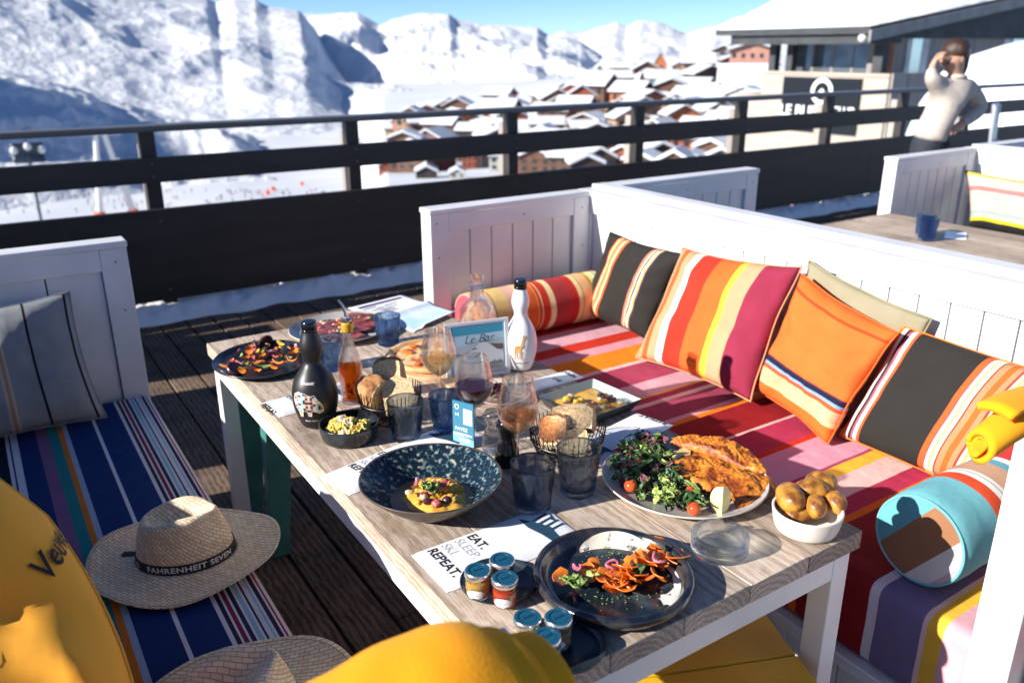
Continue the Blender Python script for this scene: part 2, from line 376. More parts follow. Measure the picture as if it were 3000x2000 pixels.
# ------------------------------------------------------------------ chalets
ROOFS = noisy('roof_snow', (.62, .65, .69), (.70, .72, .75), 2, .7, 6, .05, 1)
def wm(name, c): return noisy(name, tuple(x*.75 for x in c), tuple(x*1.2 for x in c), .6, .8, 6, 0, stretch=(1, 1, 3))
HM = {'red': wm('red_timber', (.28, .075, .04)), 'brown': wm('brown_timber', (.13, .065, .042)), 'dark': wm('dark_timber', (.045, .03, .028)), 'orange': wm('orange_timber', (.42, .13, .045)),
      'cream': wm('cream_render', (.58, .43, .28)), 'tan': wm('tan_timber', (.36, .23, .15)), 'pink': wm('pink_brick', (.42, .21, .16)), 'blue': wm('pale_blue_render', (.42, .55, .62)),
      'grey': wm('grey_render', (.45, .45, .43)), 'navy': wm('dark_slate', (.03, .04, .055)), 'white': wm('white_render', (.7, .7, .68))}
GLASSD = base('dark_window_glass', (.03, .04, .05), .15)[0]
LINT = base('pale_window_panel', (.62, .62, .6), .5)[0]
EAVE = base('dark_eave_timber', (.05, .035, .03), .7)[0]
bm_w = MB(); bm_w.box(-.5, .5, -.04, .04, -.5, .5); WIN = bm_w.build('window', GLASSD); WME = WIN.data; bpy.data.objects.remove(WIN)
WME2 = WME.copy(); WME2.materials.clear(); WME2.materials.append(LINT)
def chalet(px, py, wpx, hpx, roof, mat, label, wn=(4, 2), rp=.35, depth=1.0, yaw=0, name='chalet', pale=False, group=None, lift=0):
    p, r = dpos(px, py); s = r/2418*math.sqrt(1+elev(px, py)**2); w_ = wpx*s; h = hpx*s; d = w_*depth
    dr = hdir(px); rz = -math.atan2(dr.x, dr.y)+yaw
    base_ = h*.4+2
    root = thing(name, label, 'chalet', (p.x+dr.x*d*.5, p.y+dr.y*d*.5, p.z+lift), rz, group)
    m = MB(); m.box(-w_/2, w_/2, -d/2, d/2, -base_, h); rh = w_*rp*.5 if roof == 'g' else d*rp*.5
    o = .08*w_
    if roof == 'g':
        m.add([(-w_/2, -d/2, h), (w_/2, -d/2, h), (0, -d/2, h+rh), (-w_/2, d/2, h), (w_/2, d/2, h), (0, d/2, h+rh)], [(0, 1, 2), (5, 4, 3)], 0, None, False)
    elif roof == 's':
        m.add([(-w_/2, -d/2, h), (-w_/2, d/2, h), (-w_/2, 0, h+rh), (w_/2, -d/2, h), (w_/2, d/2, h), (w_/2, 0, h+rh)], [(2, 1, 0), (3, 4, 5)], 0, None, False)
    m.build('wall', HM[mat], root, sharp=0)
    def chev(t0, t1, ov):   # roof layer between heights t0 and t1 above the rafters
        q = MB(); k = rh/(w_/2 if roof == 'g' else d/2)
        W = (w_ if roof == 'g' else d)/2+ov; L = (d if roof == 'g' else w_)/2+ov
        pts = [(-W, -k*ov), (0, rh), (W, -k*ov)]
        vs = []
        for y in (-L, L):
            for t in (t0, t1):
                for (x, z) in pts: vs.append((x, y, h+z+t) if roof == 'g' else (y, x, h+z+t))
        q.add(vs, [(0, 1, 4, 3), (1, 2, 5, 4), (6, 9, 10, 7), (7, 10, 11, 8), (3, 4, 10, 9), (4, 5, 11, 10), (0, 6, 7, 1), (1, 7, 8, 2), (0, 3, 9, 6), (2, 8, 11, 5)], 0, None, False); return q
    if roof in 'gs':
        ro = chev(.0, .03*w_, o).build('roof', EAVE, root, sharp=0, weld=True)
        chev(.032*w_, .032*w_+max(.5, .040*w_), o*.9).build('snow_layer', ROOFS, ro, sharp=0, weld=True, bevel=.012*w_)
    else:
        q = MB(); q.box(-w_/2-o, w_/2+o, -d/2-o, d/2+o, h, h+.03*w_); ro = q.build('roof', EAVE, root, sharp=0)
        q = MB(); q.box(-w_/2-o*.9, w_/2+o*.9, -d/2-o*.9, d/2+o*.9, h+.031*w_, h+.03*w_+max(.7, .09*w_)); q.build('snow_layer', ROOFS, ro, sharp=0, bevel=.03*w_)
    nx, nz = wn
    for i in range(nx):
        for j in range(nz):
            wo = bpy.data.objects.new('window', WME2 if pale else WME); COL.objects.link(wo); wo.parent = root
            cw = w_/nx; ch = h/nz
            wo.location = (-w_/2+cw*(i+.5), -d/2-.03, ch*(j+.5)); wo.scale = (cw*.42, 1, ch*.48)
    return root
C_ = chalet
C_(1487, 378, 150, 46, 'g', 'brown', 'big brown gabled chalet with pale window columns behind the rail', (5, 2), .42, 1.2, pale=True)
C_(1585, 378, 125, 42, 's', 'dark', 'long dark chalet joined to the right of the big brown gabled one', (6, 2), .3, .6, pale=True)
C_(1165, 404, 70, 24, 's', 'cream', 'cream apartment house lowest at the left end of the village', (5, 2), .3, .6)
C_(1240, 400, 75, 24, 's', 'cream', 'cream apartment house second from the left end of the village', (5, 2), .3, .6)
C_(1310, 362, 46, 20, 'g', 'brown', 'small brown house just above the cream apartment houses', (3, 1))
C_(1368, 385, 60, 30, 's', 'brown', 'brown chalet half buried in snow left of the big gabled one', (3, 1), .8, 1)
C_(1702, 376, 78, 88, 'g', 'red', 'tall narrow red timber chalet with snow capped gable', (4, 4), .65, 1)
C_(1648, 288, 32, 26, 'g', 'brown', 'tiny dark chalet with pointed roof left of the tall red one', (1, 1), .8, 1)
C_(1792, 374, 44, 50, 's', 'tan', 'tan striped house right beside the tall red chalet', (3, 3), .3, 1)
C_(1850, 370, 66, 36, 's', 'dark', 'dark chalet with wide white roof below the largest dark chalet', (3, 1), .9, 1.2)
C_(1925, 306, 120, 52, 'g', 'dark', 'largest dark chalet with row of pale windows under its gable', (4, 2), .5, 1.6, yaw=.35, pale=True)
C_(1852, 262, 58, 34, 'g', 'brown', 'brown chalet with steep roof behind the largest dark chalet', (2, 2), .7, 1)
C_(1803, 258, 26, 50, 'g', 'brown', 'slim brown tower house with pointed roof, right one of the pair', (1, 3), 1.6, 1)
C_(1755, 256, 24, 40, 'g', 'brown', 'slim brown tower house with pointed roof, left one of the pair', (1, 3), 1.6, 1)
C_(1932, 226, 34, 34, 'g', 'orange', 'orange spired tower house highest in the village', (1, 2), 1.7, 1)
C_(1880, 232, 46, 18, 'g', 'red', 'small red house just left of the orange spired tower', (2, 1), .6, 1)
C_(2045, 286, 150, 30, 'f', 'brown', 'long brown block with flat snow covered roof', (8, 1), .3, .5)
C_(1990, 318, 90, 22, 's', 'grey', 'grey house under thick snow below the long flat roofed block', (4, 1), 1.0, 1.4)
C_(2168, 318, 120, 26, 's', 'white', 'white house with broad snow dome roof left of the lodge', (5, 1), .9, 1.5)
C_(2080, 236, 34, 66, 'f', 'navy', 'dark slate tower block with flat roof, left of its white twin', (2, 5), .3, 1)
C_(2106, 238, 22, 62, 'f', 'white', 'narrow white tower block squeezed between dark ones', (1, 5), .3, 1)
C_(2134, 236, 26, 70, 'f', 'navy', 'dark slate tower block right of the narrow white one', (2, 5), .3, 1)
C_(2196, 262, 118, 98, 'g', 'pink', 'pink brick hotel with rows of windows and snowy gable', (5, 4), .3, 1)
C_(1922, 376, 80, 26, 'g', 'orange', 'orange chalet with low snowy gable just under the hand rail', (3, 1), .5, 1)
C_(2010, 352, 60, 22, 's', 'tan', 'tan house under a white roof under the hand rail', (2, 1), .9, 1)
C_(2070, 382, 110, 30, 's', 'cream', 'cream house with very wide white roof near the dark post', (4, 1), 1.1, 1.3)
C_(2140, 372, 50, 40, 'g', 'orange', 'bright orange chalet at the right end under the hand rail', (2, 2), .5, 1)
C_(1212, 494, 78, 26, 'g', 'red', 'red house at the edge of the piste seen in the lower gap', (4, 1), .4, 1)
C_(1290, 486, 50, 34, 's', 'dark', 'dark house behind parked snow in the lower gap', (2, 1), .5, 1)
C_(1376, 492, 44, 36, 'f', 'red', 'square red house with rows of windows in the lower gap', (3, 2), .3, 1)
C_(1414, 490, 34, 34, 'f', 'dark', 'narrow dark house right of the square red one', (1, 2), .3, 1)
C_(1462, 500, 56, 40, 's', 'grey', 'greenish grey house left of the second dark post', (2, 2), .4, 1)
C_(1590, 505, 120, 44, 's', 'tan', 'tan hall with long snow covered roof in the lower gap', (3, 1), .5, 1)
C_(1660, 476, 50, 36, 'g', 'brown', 'brown house behind the tan hall in the lower gap', (2, 2), .5, 1)
C_(1728, 484, 76, 44, 'f', 'blue', 'pale blue house with three dark windows in the lower gap', (3, 1), .3, .6)
C_(1802, 488, 56, 40, 's', 'orange', 'orange house with cream windows right of the pale blue one', (4, 2), .4, .8, pale=True)
C_(1920, 476, 66, 28, 's', 'grey', 'grey house under heaped snow in the lower gap', (3, 1), 1.0, 1)
C_(2105, 474, 150, 52, 's', 'orange', 'wide bright orange chalet filling the lower gap', (5, 1), .25, .6)
C_(2225, 480, 60, 34, 's', 'red', 'dark red house beside the pale lodge wall in the lower gap', (2, 1), .3, .6)
for k, (px, py, wp, hp, mt) in enumerate([(1130, 500, 40, 12, 'red'), (1250, 520, 60, 14, 'dark'), (1340, 520, 44, 10, 'grey'), (1960, 486, 40, 24, 'blue'), (1880, 500, 50, 16, 'tan'), (1560, 330, 30, 10, 'brown')]):
    C_(px, py, wp, hp, 'g', mt, ['low red hut on the snow at the piste edge', 'low dark hut on the snow before the red houses', 'small grey hut under snow in the lower gap', 'small pale blue house between snow heaps', 'small tan house behind snow heaps', 'small brown hut above the dark long chalet'][k], (2, 1), .5, 1, name='hut')
rv = random.Random(41)
for k in range(130):
    px = rv.uniform(1150, 2235); top = lerp_pts(DT, px); t = rv.uniform(.02, .97); py = 560+(top-560)*t+4
    r_ = R0*(R1/R0)**t
    if py > 500 and px < 1450: continue
    if 300 > py and px < 1750: continue
    wpx = rv.uniform(16, 25)*2418/r_; mt = rv.choice(['brown', 'brown', 'red', 'dark', 'orange', 'tan', 'brown', 'red'])
    wpx = min(wpx, 92)
    C_(px, py, wpx, wpx*rv.uniform(.6, 1.05), rv.choice('ggs'), mt, 'one of the %s timber chalets packed between the bigger village houses' % mt, (3, 3), rv.uniform(.35, .55), rv.uniform(.7, 1.1), yaw=rv.uniform(-.5, .5), group='%s chalets packed in the village' % mt)
# ------------------------------------------------------------------ people on the piste, lift
def ground_hit(px, py):
    d = ray(px, py); t = 10.
    while t < 2500:
        q = CAM+d*t
        if q.z < gz(q.x, q.y): break
        t *= 1.01
    return CAM+d*t
sk = skin([((0, 0, 1.0), .14), ((0, 0, 1.35), .17), ((0, 0, 1.52), .07), ((0, 0, 1.68), .11), ((.13, 0, .5), .08), ((.16, -.05, .05), .06), ((-.13, 0, .5), .08), ((-.16, .05, .05), .06), ((.3, -.1, 1.2), .05), ((-.3, -.1, 1.2), .05)],
          [(0, 1), (1, 2), (2, 3), (0, 4), (4, 5), (0, 6), (6, 7), (1, 8), (1, 9)], 1)
sm = {}
for nm, c in (('dark', (.03, .03, .045)), ('red', (.5, .04, .03)), ('blue', (.04, .08, .2))):
    m = sk.copy(); m.materials.clear(); m.materials.append(base(nm+'_ski_suit', c, .8)[0]); sm[nm] = m
rg = random.Random(3)
for k in range(110):
    px = rg.choice([rg.uniform(0, 420), rg.uniform(450, 980)]); py = rg.uniform(560, 645-px*.07)
    p = ground_hit(px, py); c = rg.choice(['dark', 'dark', 'dark', 'blue', 'red'])
    o = bpy.data.objects.new('person', sm[c]); COL.objects.link(o); o.location = p; o.rotation_euler = (0, 0, rg.uniform(0, 6)); s = 1.7; o.scale = (s, s, s)
    tag(o, 'tiny skier in %s clothes on the distant white piste' % c, 'person', '%s skiers on the piste' % c)
REDM = base('orange_padding', (.8, .09, .03), .7)[0]; PYL = noisy('pale_galvanised_steel', (.62, .6, .58), (.78, .77, .75), 2, .5)
def pylon():
    pb = ground_hit(345, 632); s = (pb-CAM).length/2418
    root = thing('lift_pylon', 'pale two legged ski lift pylon with orange padded feet', 'pylon', pb, -math.atan2(pb.x, pb.y))
    H = 212*s
    for k, (xb, xt) in enumerate(((-42, -20), (40, -2))):
        m = MB(); x0, x1 = xb*s, xt*s
        m.tube([(x0, 0, 0), (x1, 0, H)], [9*s, 6*s], 10); m.build('leg', PYL, root)
        m = MB(); m.tube([(x0, 0, 0), (x0+(x1-x0)*.06, 0, H*.06)], [14*s, 14*s], 10); m.build('pad', REDM, root)
    m = MB(); m.tube([(-60*s, 0, H), (40*s, 0, H)], 6*s, 8); m.tube([(-34*s, 0, H*.6), (20*s, 0, H*.6)], 3*s, 6); m.build('crossbar', PYL, root)
pylon()
def lift_chair():
    p = at(88, 480, r=62); root = thing('lift_chair', 'parked ski lift chair with dark frame and pale pods left of the first post', 'lift chair', p, -.1)
    DB = base('blue_black_steel', (.03, .05, .08), .4)[0]; m = MB()
    m.tube([(0, 0, .2), (0, 0, 2.2), (.25, 0, 2.4)], .06, 8); m.tube([(-.9, 0, .25), (.9, 0, .25)], .06, 8); m.build('hanger', DB, root)
    m = MB(); m.grid(lambda u, v: (-.9+1.8*u, .35*sin(v*2.2), .1+1.2*v-.25*sin(v*3)), 12, 10); m.build('seat', DB, root, solid=.06)
    for x in (-.75, .05, .8):
        m = MB(); m.blob(.22, .2, .26, .05, m=0); o = m.build('head_pod', LINT, root); o.location = (x, 0, 1.1-.3*abs(x))
    m = MB(); m.tube([(0, 0, .3), (0, 0, -14)], .09, 8); m.build('mast', DB, root)
lift_chair()
mb = MB()
for k, (px, py) in enumerate([(42, 590), (785, 572), (800, 560), (885, 545)]):
    p = ground_hit(px, py); m = MB(); m.lathe([(0, 3.2), (1.2, 3.0), (1.3, .2), (0, 0)], 12)
    solo(m, 'marker_pad', REDM, ['red padded marker on the piste at the far left', 'red padded marker leftmost of three on the piste edge', 'red padded marker in the middle of three on the piste edge', 'red padded marker rightmost of three on the piste edge'][k], 'marker', p)
# ------------------------------------------------------------------ lodge with parapet and sign
PALEW = noisy('pale_planed_boards', (.36, .30, .25), (.46, .39, .33), 1.2, .7, 6, .004, 6, stretch=(1, .2, 6))
GREYW = noisy('grey_weathered_boards', (.24, .21, .19), (.36, .33, .30), 1.2, .8, 6, .004, 6, stretch=(3, 3, .3))
DKW = noisy('charcoal_boards', (.028, .032, .036), (.05, .055, .06), 1.5, .7, 6, .003, 6)
X0 = 30.
pa, pb = at(2235, 207, X=X0), at(2607, 218, X=X0)                     # parapet top, far and near end
ea, eb = at(2172, 128, X=X0-.6), at(2560, 133, X=X0-.6)             # underside of the eave beam
LD = thing('mountain_lodge', 'timber lodge with thick snow on its roof and pale plank parapet', 'building', (X0, pb.y, -4))
lo = Vector((X0, pb.y, -4))
yn, yf = pb.y, pa.y; zt = (pa.z+pb.z)/2; ze = (ea.z+eb.z)/2; bt = .38
print('LODGE', yn, yf, zt, ze)
m = MB(); m.box(X0, X0+.15, yn, yf, -4, zt-.12); m.build('parapet', PALEW, LD, lo)
m = MB(); m.box(X0-.06, X0+.25, yn-.05, yf+.05, zt-.115, zt); m.build('parapet_cap', PALEW, LD, lo)
m = MB(); m.box(X0+.1, X0+12, yn, yf+1.5, -4, -.3); m.build('lower_wall', PALEW, LD, lo)
m = MB(); m.box(X0-.75, X0-.45, eb.y+.05, yf+1.3, ze, ze+bt); m.build('eave_beam', DKW, LD, lo)
for k in range(9):
    m = MB(); y = eb.y+.3+k*(yf-eb.y+.8)/8; m.box(X0-.448, X0+1.5, y-.07, y+.07, ze+.02, ze+.2); m.build('rafter', DKW, LD, lo)
for px0, px1 in ((2250, 2268), (2300, 2318)):
    a, b = at(px0, 170, X=X0+.1), at(px1, 170, X=X0+.1)
    m = MB(); m.box(X0+.16, X0+.5, b.y, a.y, zt-.1, ze); m.build('post', DKW, LD, lo)
a, b = at(2562, 170, X=X0+.3), at(2590, 170, X=X0+.3); m = MB(); m.box(X0+.2, X0+.6, b.y, a.y, zt-.1, ze); m.build('post', DKW, LD, lo)
# glazed veranda behind the parapet
WG = bpy.data.materials.new('veranda_glass'); WG.use_nodes = True; _b = WG.node_tree.nodes['Principled BSDF']; _b.inputs['Base Color'].default_value = (.45, .52, .56, 1); _b.inputs['Roughness'].default_value = .05; _b.inputs['Metallic'].default_value = .8
a, b = at(2328, 170, X=X0+1.2), at(2562, 170, X=X0+1.2)
n = 4
for k in range(n):
    y0 = b.y+(a.y-b.y)*k/n; y1 = b.y+(a.y-b.y)*(k+1)/n
    m = MB(); m.box(X0+1.2, X0+1.24, y0+.05, y1-.05, zt-.3, ze+.1); m.build('window', WG, LD, lo)
    m = MB(); m.box(X0+1.18, X0+1.3, y0-.05, y0+.048, zt-.3, ze+.1); m.build('window_frame', GREYW, LD, lo)
# front wall facing the terrace (in shade), main gable
ya = eb.y; yw = ya+.9
m = MB(); m.box(X0+.8, X0+20, yw-.02, yw+.25, -4, ze+.3); m.build('front_wall', GREYW, LD, lo)
rk = .136*1.0
def rz_(x): return ze+bt+(x-(X0-1.0))*rk
m = MB(); m.add([(X0+.8, yw-.3, ze+.22), (X0+20, yw-.3, ze+.22), (X0+20, yw-.3, rz_(X0+20)-.05), (X0+.8, yw-.3, rz_(X0+.8)-.05), (X0+.8, yw+.2, ze+.32), (X0+20, yw+.2, ze+.32), (X0+20, yw+.2, rz_(X0+20)-.05), (X0+.8, yw+.2, rz_(X0+.8)-.05)],
                [(0, 1, 2, 3), (7, 6, 5, 4), (0, 4, 5, 1), (3, 2, 6, 7)], 0, None, False); m.build('gable_board', DKW, LD, lo, sharp=0)
x1 = X0+20; x0_ = X0-1.0; yb = yf+2.0
def slab(z0, z1, grow=0): return [(x0_-grow, ya-grow, rz_(x0_)+z0), (x1, ya-grow, rz_(x1)+z0), (x1, yb, rz_(x1)+z0), (x0_-grow, yb, rz_(x0_)+z0), (x0_-grow, ya-grow, rz_(x0_)+z1), (x1, ya-grow, rz_(x1)+z1), (x1, yb, rz_(x1)+z1), (x0_-grow, yb, rz_(x0_)+z1)]
m = MB(); m.hexa(slab(0, .22)); rf = m.build('roof', DKW, LD, lo, sharp=0)
m = MB(); m.hexa([(x0_, ya-.1, rz_(x0_)-.3), (x1, ya-.1, rz_(x1)-.3), (x1, ya-.002, rz_(x1)-.3), (x0_, ya-.002, rz_(x0_)-.3), (x0_, ya-.1, rz_(x0_)+.1), (x1, ya-.1, rz_(x1)+.1), (x1, ya-.002, rz_(x1)+.1), (x0_, ya-.002, rz_(x0_)+.1)])
m.build('fascia', noisy('grey_painted_fascia', (.20, .195, .185), (.27, .26, .25), 2), rf, lo, sharp=0)
m = MB()
def f(u, v):
    x = x0_+.05+(x1-x0_)*u; y = ya+.02+(yb-ya)*v; e = min(1, u/.04, (1-u)/.01+.01, v/.03, (1-v)/.05)
    e = max(0, e); up = max(0, min(1, (x-x0_)/7)); bul = (.10+.90*min(1, max(0, (v-.02)/.4))**1.2)*1.3*math.sin(min(1, e)*pi/2)*(.35+.9*up)
    return (x, y, rz_(x)+.23+bul*(.85+.25*noise.noise(Vector((x*.25, y*.25, 3))))+(.12*noise.noise(Vector((x*1.5, y*1.5, 3))) if e > .3 else 0))
m.grid(f, 90, 60); m.build('snow_layer', SNOWN, rf, lo, sharp=0)
# windows and panels in the front wall
for px0, px1, mt, nm in ((2590, 2612, 'o', 'door_panel'), (2650, 2660, 'p', 'window_frame'), (2662, 2692, 'g', 'window'), (2694, 2712, 'p', 'window_frame'), (2800, 2812, 'p', 'window_frame'), (2930, 2950, 'p', 'window_frame'), (2955, 3010, 'g', 'window')):
    a, b = at(px0, 170, Y=yw-.02), at(px1, 170, Y=yw-.02)
    m = MB(); m.box(a.x, b.x, yw-.09, yw-.022, -.9, ze+.2); m.build(nm, {'o': HM['orange'], 'p': HM['white'], 'g': WG}[mt], LD, lo)
m = MB(); a, b = at(2612, 216, Y=yn-1.2), at(2760, 222, Y=yn-1.2); m.box(a.x, b.x, yn-1.3, yn-1.2, -4, a.z); m.build('side_wall', GREYW, LD, lo)
a = at(2527, 112, X=X0-.8); m = MB(); m.blob(.17, .17, .17, .02); o = m.build('lamp', LINT, LD, (0, 0, 0)); o.location = Vector((X0-.78, a.y, a.z))-lo
# sign
SG = base('blue_black_sign_board', (.006, .010, .016), .6, 0, .2)[0]; SW = base('white_sign_lettering', (.82, .82, .8), .5)[0]
a, b = at(2300, 226, X=X0), at(2530, 230, X=X0); zs = (a.z+b.z)/2; c = at(2310, 345, X=X0)
sg = thing('lodge_sign', 'blue black sign board with round emblem and white letters on pale parapet', 'sign', (X0-.05, (a.y+b.y)/2, c.z-.5))
so3 = Vector((X0-.05, (a.y+b.y)/2, c.z-.5))
m = MB(); m.box(X0-.08, X0-.004, b.y, a.y, c.z-.5, zs); m.build('board', SG, sg, so3)
def on_wall(s, px, py, size, off=.0, sp=1):
    q = at(px, py, X=X0-.085); vs, fs = text_data(s, size, off, 0, 0, 'CENTER', sp); m = MB()
    m.add([(X0-.085, q.y-v.x, q.z+v.y) for v in vs], fs, 0, None, False); m.v = [Vector((v.x, v.y, v.z)) for v in m.v]
    m.v = [Vector((X0-.092, v.y, v.z)) for v in m.v]
    return m
on_wall('LE BUNK\u2019', 2358, 327, .62, .012).build('lettering', SW, sg, so3, sharp=0)
on_wall('CLUB', 2470, 327, .42, .012).build('lettering', SW, sg, so3, sharp=0)
q = at(2407, 268, X=X0-.085)
m = MB(); nn = 40
for r0, r1 in ((.36, .52),):
    vs = []; fs = []
    for k in range(nn):
        t = 2*pi*k/nn; vs += [(X0-.088, q.y+r0*cos(t), q.z+r0*sin(t)), (X0-.088, q.y+r1*cos(t), q.z+r1*sin(t))]
    fs = [(2*k, 2*k+1, (2*k+3) % (2*nn), (2*k+2) % (2*nn)) for k in range(nn)]; m.add(vs, fs, 0, None, False)
m.add([(X0-.088, q.y-.26, q.z-.14), (X0-.088, q.y, q.z+.12), (X0-.088, q.y+.26, q.z-.14), (X0-.088, q.y+.12, q.z-.14), (X0-.088, q.y, q.z-.04), (X0-.088, q.y-.12, q.z-.14)], [(0, 1, 4, 5), (1, 2, 3, 4)], 0, None, False)
m.add([(X0-.088, q.y-.3, q.z-.55), (X0-.088, q.y+.3, q.z-.55), (X0-.088, q.y+.2, q.z-.7), (X0-.088, q.y-.2, q.z-.7)], [(0, 1, 2, 3)], 0, None, False)
m.build('emblem', SW, sg, so3, sharp=0)
# snow bank beside the lodge
m = MB(); p0 = at(2985, 300, Y=11.0)
def f(q):
    return Vector((q.x, q.y, q.z*(1 if q.z > 0 else .9)))
m.blob(3.6, 2.6, 2.3, .10, 1.6, 5, 4, fn=f)
p0 = at(3175, 375, r=24); bk = solo(m, 'snow_bank', SNOWN, 'smooth white snow bank heaped beyond the rail at the right edge', 'snow bank', (p0.x, p0.y, p0.z), -1.0)
# ------------------------------------------------------------------ terrace deck and rail
rg = random.Random(11)
m = MB(); x = -3.6; k = 0
while x < 15:
    cuts = [-1.2]
    y = -1.2+rg.uniform(1.0, 3.2)
    while y < 5.5: cuts.append(y); y += rg.choice([2.4, 3.0, 3.6])
    cuts.append(5.62)
    for a, b in zip(cuts, cuts[1:]): m.box(x, x+.148, a+.0025, b-.0025, -.035, rg.uniform(-.0025, .0005), 0, rg.random())
    x += .159
tag(m.build('deck', WOODD, bevel=.004), kind='structure')
m = MB(); m.box(-3.6, 15, -1.2, 5.6, -.22, -.06); tag(m.build('deck_underframe', DKW), kind='structure')
YR = 5.5; RX = [0.955, 2.29, 3.622, 4.934, 6.221, 7.51, 8.8, 10.1, -.4, -1.72]

rl = thing('terrace_railing', 'dark brown timber railing with hand rail, middle board and deep lower panel', 'railing', (0, YR, 0)); ro = (0, YR, 0)
m = MB(); m.box(-3, 13.5, YR-.045, YR+.085, 1.182, 1.222); m.build('hand_rail', noisy('dark_rail_cap', (.07, .07, .075), (.11, .11, .12), 3, .35, 6, .0006, 40, stretch=(.2, 1, 1)), rl, ro, bevel=.008)
m = MB(); m.box(-3, 13.5, YR-.02, YR+.02, .878, 1.03); m.build('middle_board', DARKP, rl, ro, bevel=.004)
m = MB(); m.box(-3, 13.5, YR-.02, YR+.02, .132, .715); m.build('lower_panel', DARKP, rl, ro, bevel=.004)
for x in RX:
    for z in (.20, .64, .915, .995):
        m = MB(); m.lathe([(0, .004), (.006, .004), (.008, .002), (.0085, 0)], 12, 0, T(x, YR-.0202, z) @ Rx(pi/2)); m.build('bolt', BOLTM, rl, ro)
    m = MB(); m.box(x-.045, x+.045, YR+.022, YR+.11, -.02, 1.18); m.build('post', DARKP, rl, ro, bevel=.004)
    m = MB(); m.box(x-.035, x-.0, YR+.112, YR+.19, -.02, 1.1); m.build('post_brace', GREYW, rl, ro, bevel=.004)
for k, x in enumerate((-1.6, .42, 3.02, 5.6, 8.2)):   # butt joints in the lower panel and board
    m = MB(); m.box(x-.0015, x+.0015, YR-.0212, YR-.0202, .135, .712); m.box(x+.6-.0015, x+.6+.0015, YR-.0212, YR-.0202, .88, 1.028); m.build('board_joint', DKW, rl, ro)
# snow left lying along the foot of the rail
m = MB()
def f(u, v):
    x = -2+15.5*u; a = noise.noise(Vector((x*1.3, 2, 1))); b = noise.noise(Vector((x*5, v*3, 4))); c = noise.noise(Vector((x*14, v*9, 4)))
    yb = YR-.09-.10*a-.05*noise.noise(Vector((x*4, 7, 1))); y = yb+(YR+.5-yb)*v
    h = max(0, sin(min(1, v*2.6)*pi/2))**.6*(.11+.07*a+.08*abs(b)+.05*c+.02*noise.noise(Vector((x*34, v*20, 1))))*(1 if v < .9 else (1-v)*10)
    return (x, y+.012*b, h+.001)
m.grid(f, 700, 26); solo(m, 'snow_ridge', noisy('packed_snow', (.84, .85, .87), (.92, .92, .93), 20, .7, 6, .006, 30), 'dirty snow ridge lying under the lower panel of the dark railing', 'snow', sharp=0)
bpy.data.objects['snow_ridge']['kind'] = 'stuff'
# ------------------------------------------------------------------ panelled bench walls
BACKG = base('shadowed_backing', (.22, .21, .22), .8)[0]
def wall(root, off, axis, a0, a1, n0, n1, z0=.02, z1=1.05, name='arm_wall', stile=.085, rail=.075, pw=.098):
    """panelled wall running along an axis from a0 to a1, thickness n0..n1"""
    def bx(m, s0, s1, t0, t1, zz0, zz1):
        if axis == 'x': m.box(s0, s1, t0, t1, zz0, zz1)
        else: m.box(t0, t1, s0, s1, zz0, zz1)
    m = MB(); bx(m, a0, a0+stile, n0, n1, z0, z1-.0225); bx(m, a1-stile, a1, n0, n1, z0, z1-.0225)
    bx(m, a0+stile+.0003, a1-stile-.0003, n0+.001, n1-.001, z1-.0225-rail, z1-.0226); bx(m, a0+stile+.0003, a1-stile-.0003, n0+.001, n1-.001, z0, z0+.1)
    fr = m.build(name, WHITE, root, off, bevel=.0025)
    m = MB(); L = a1-a0-2*stile; n = max(1, round(L/pw)); wd = L/n
    for k in range(n): bx(m, a0+stile+k*wd+.0026, a0+stile+(k+1)*wd-.0026, n0+.016, n1-.016, z0+.102, z1-.0225-rail-.001)
    m.build('plank_panel', WHITE, fr, off, bevel=.0015)
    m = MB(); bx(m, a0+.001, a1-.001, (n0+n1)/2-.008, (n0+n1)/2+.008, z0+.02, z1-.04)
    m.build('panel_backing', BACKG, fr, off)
    m = MB(); bx(m, a0-.004, a1+.004, n0-.005, n1+.005, z1-.022, z1); m.build('cap_board', WHITE, fr, off, bevel=.004)
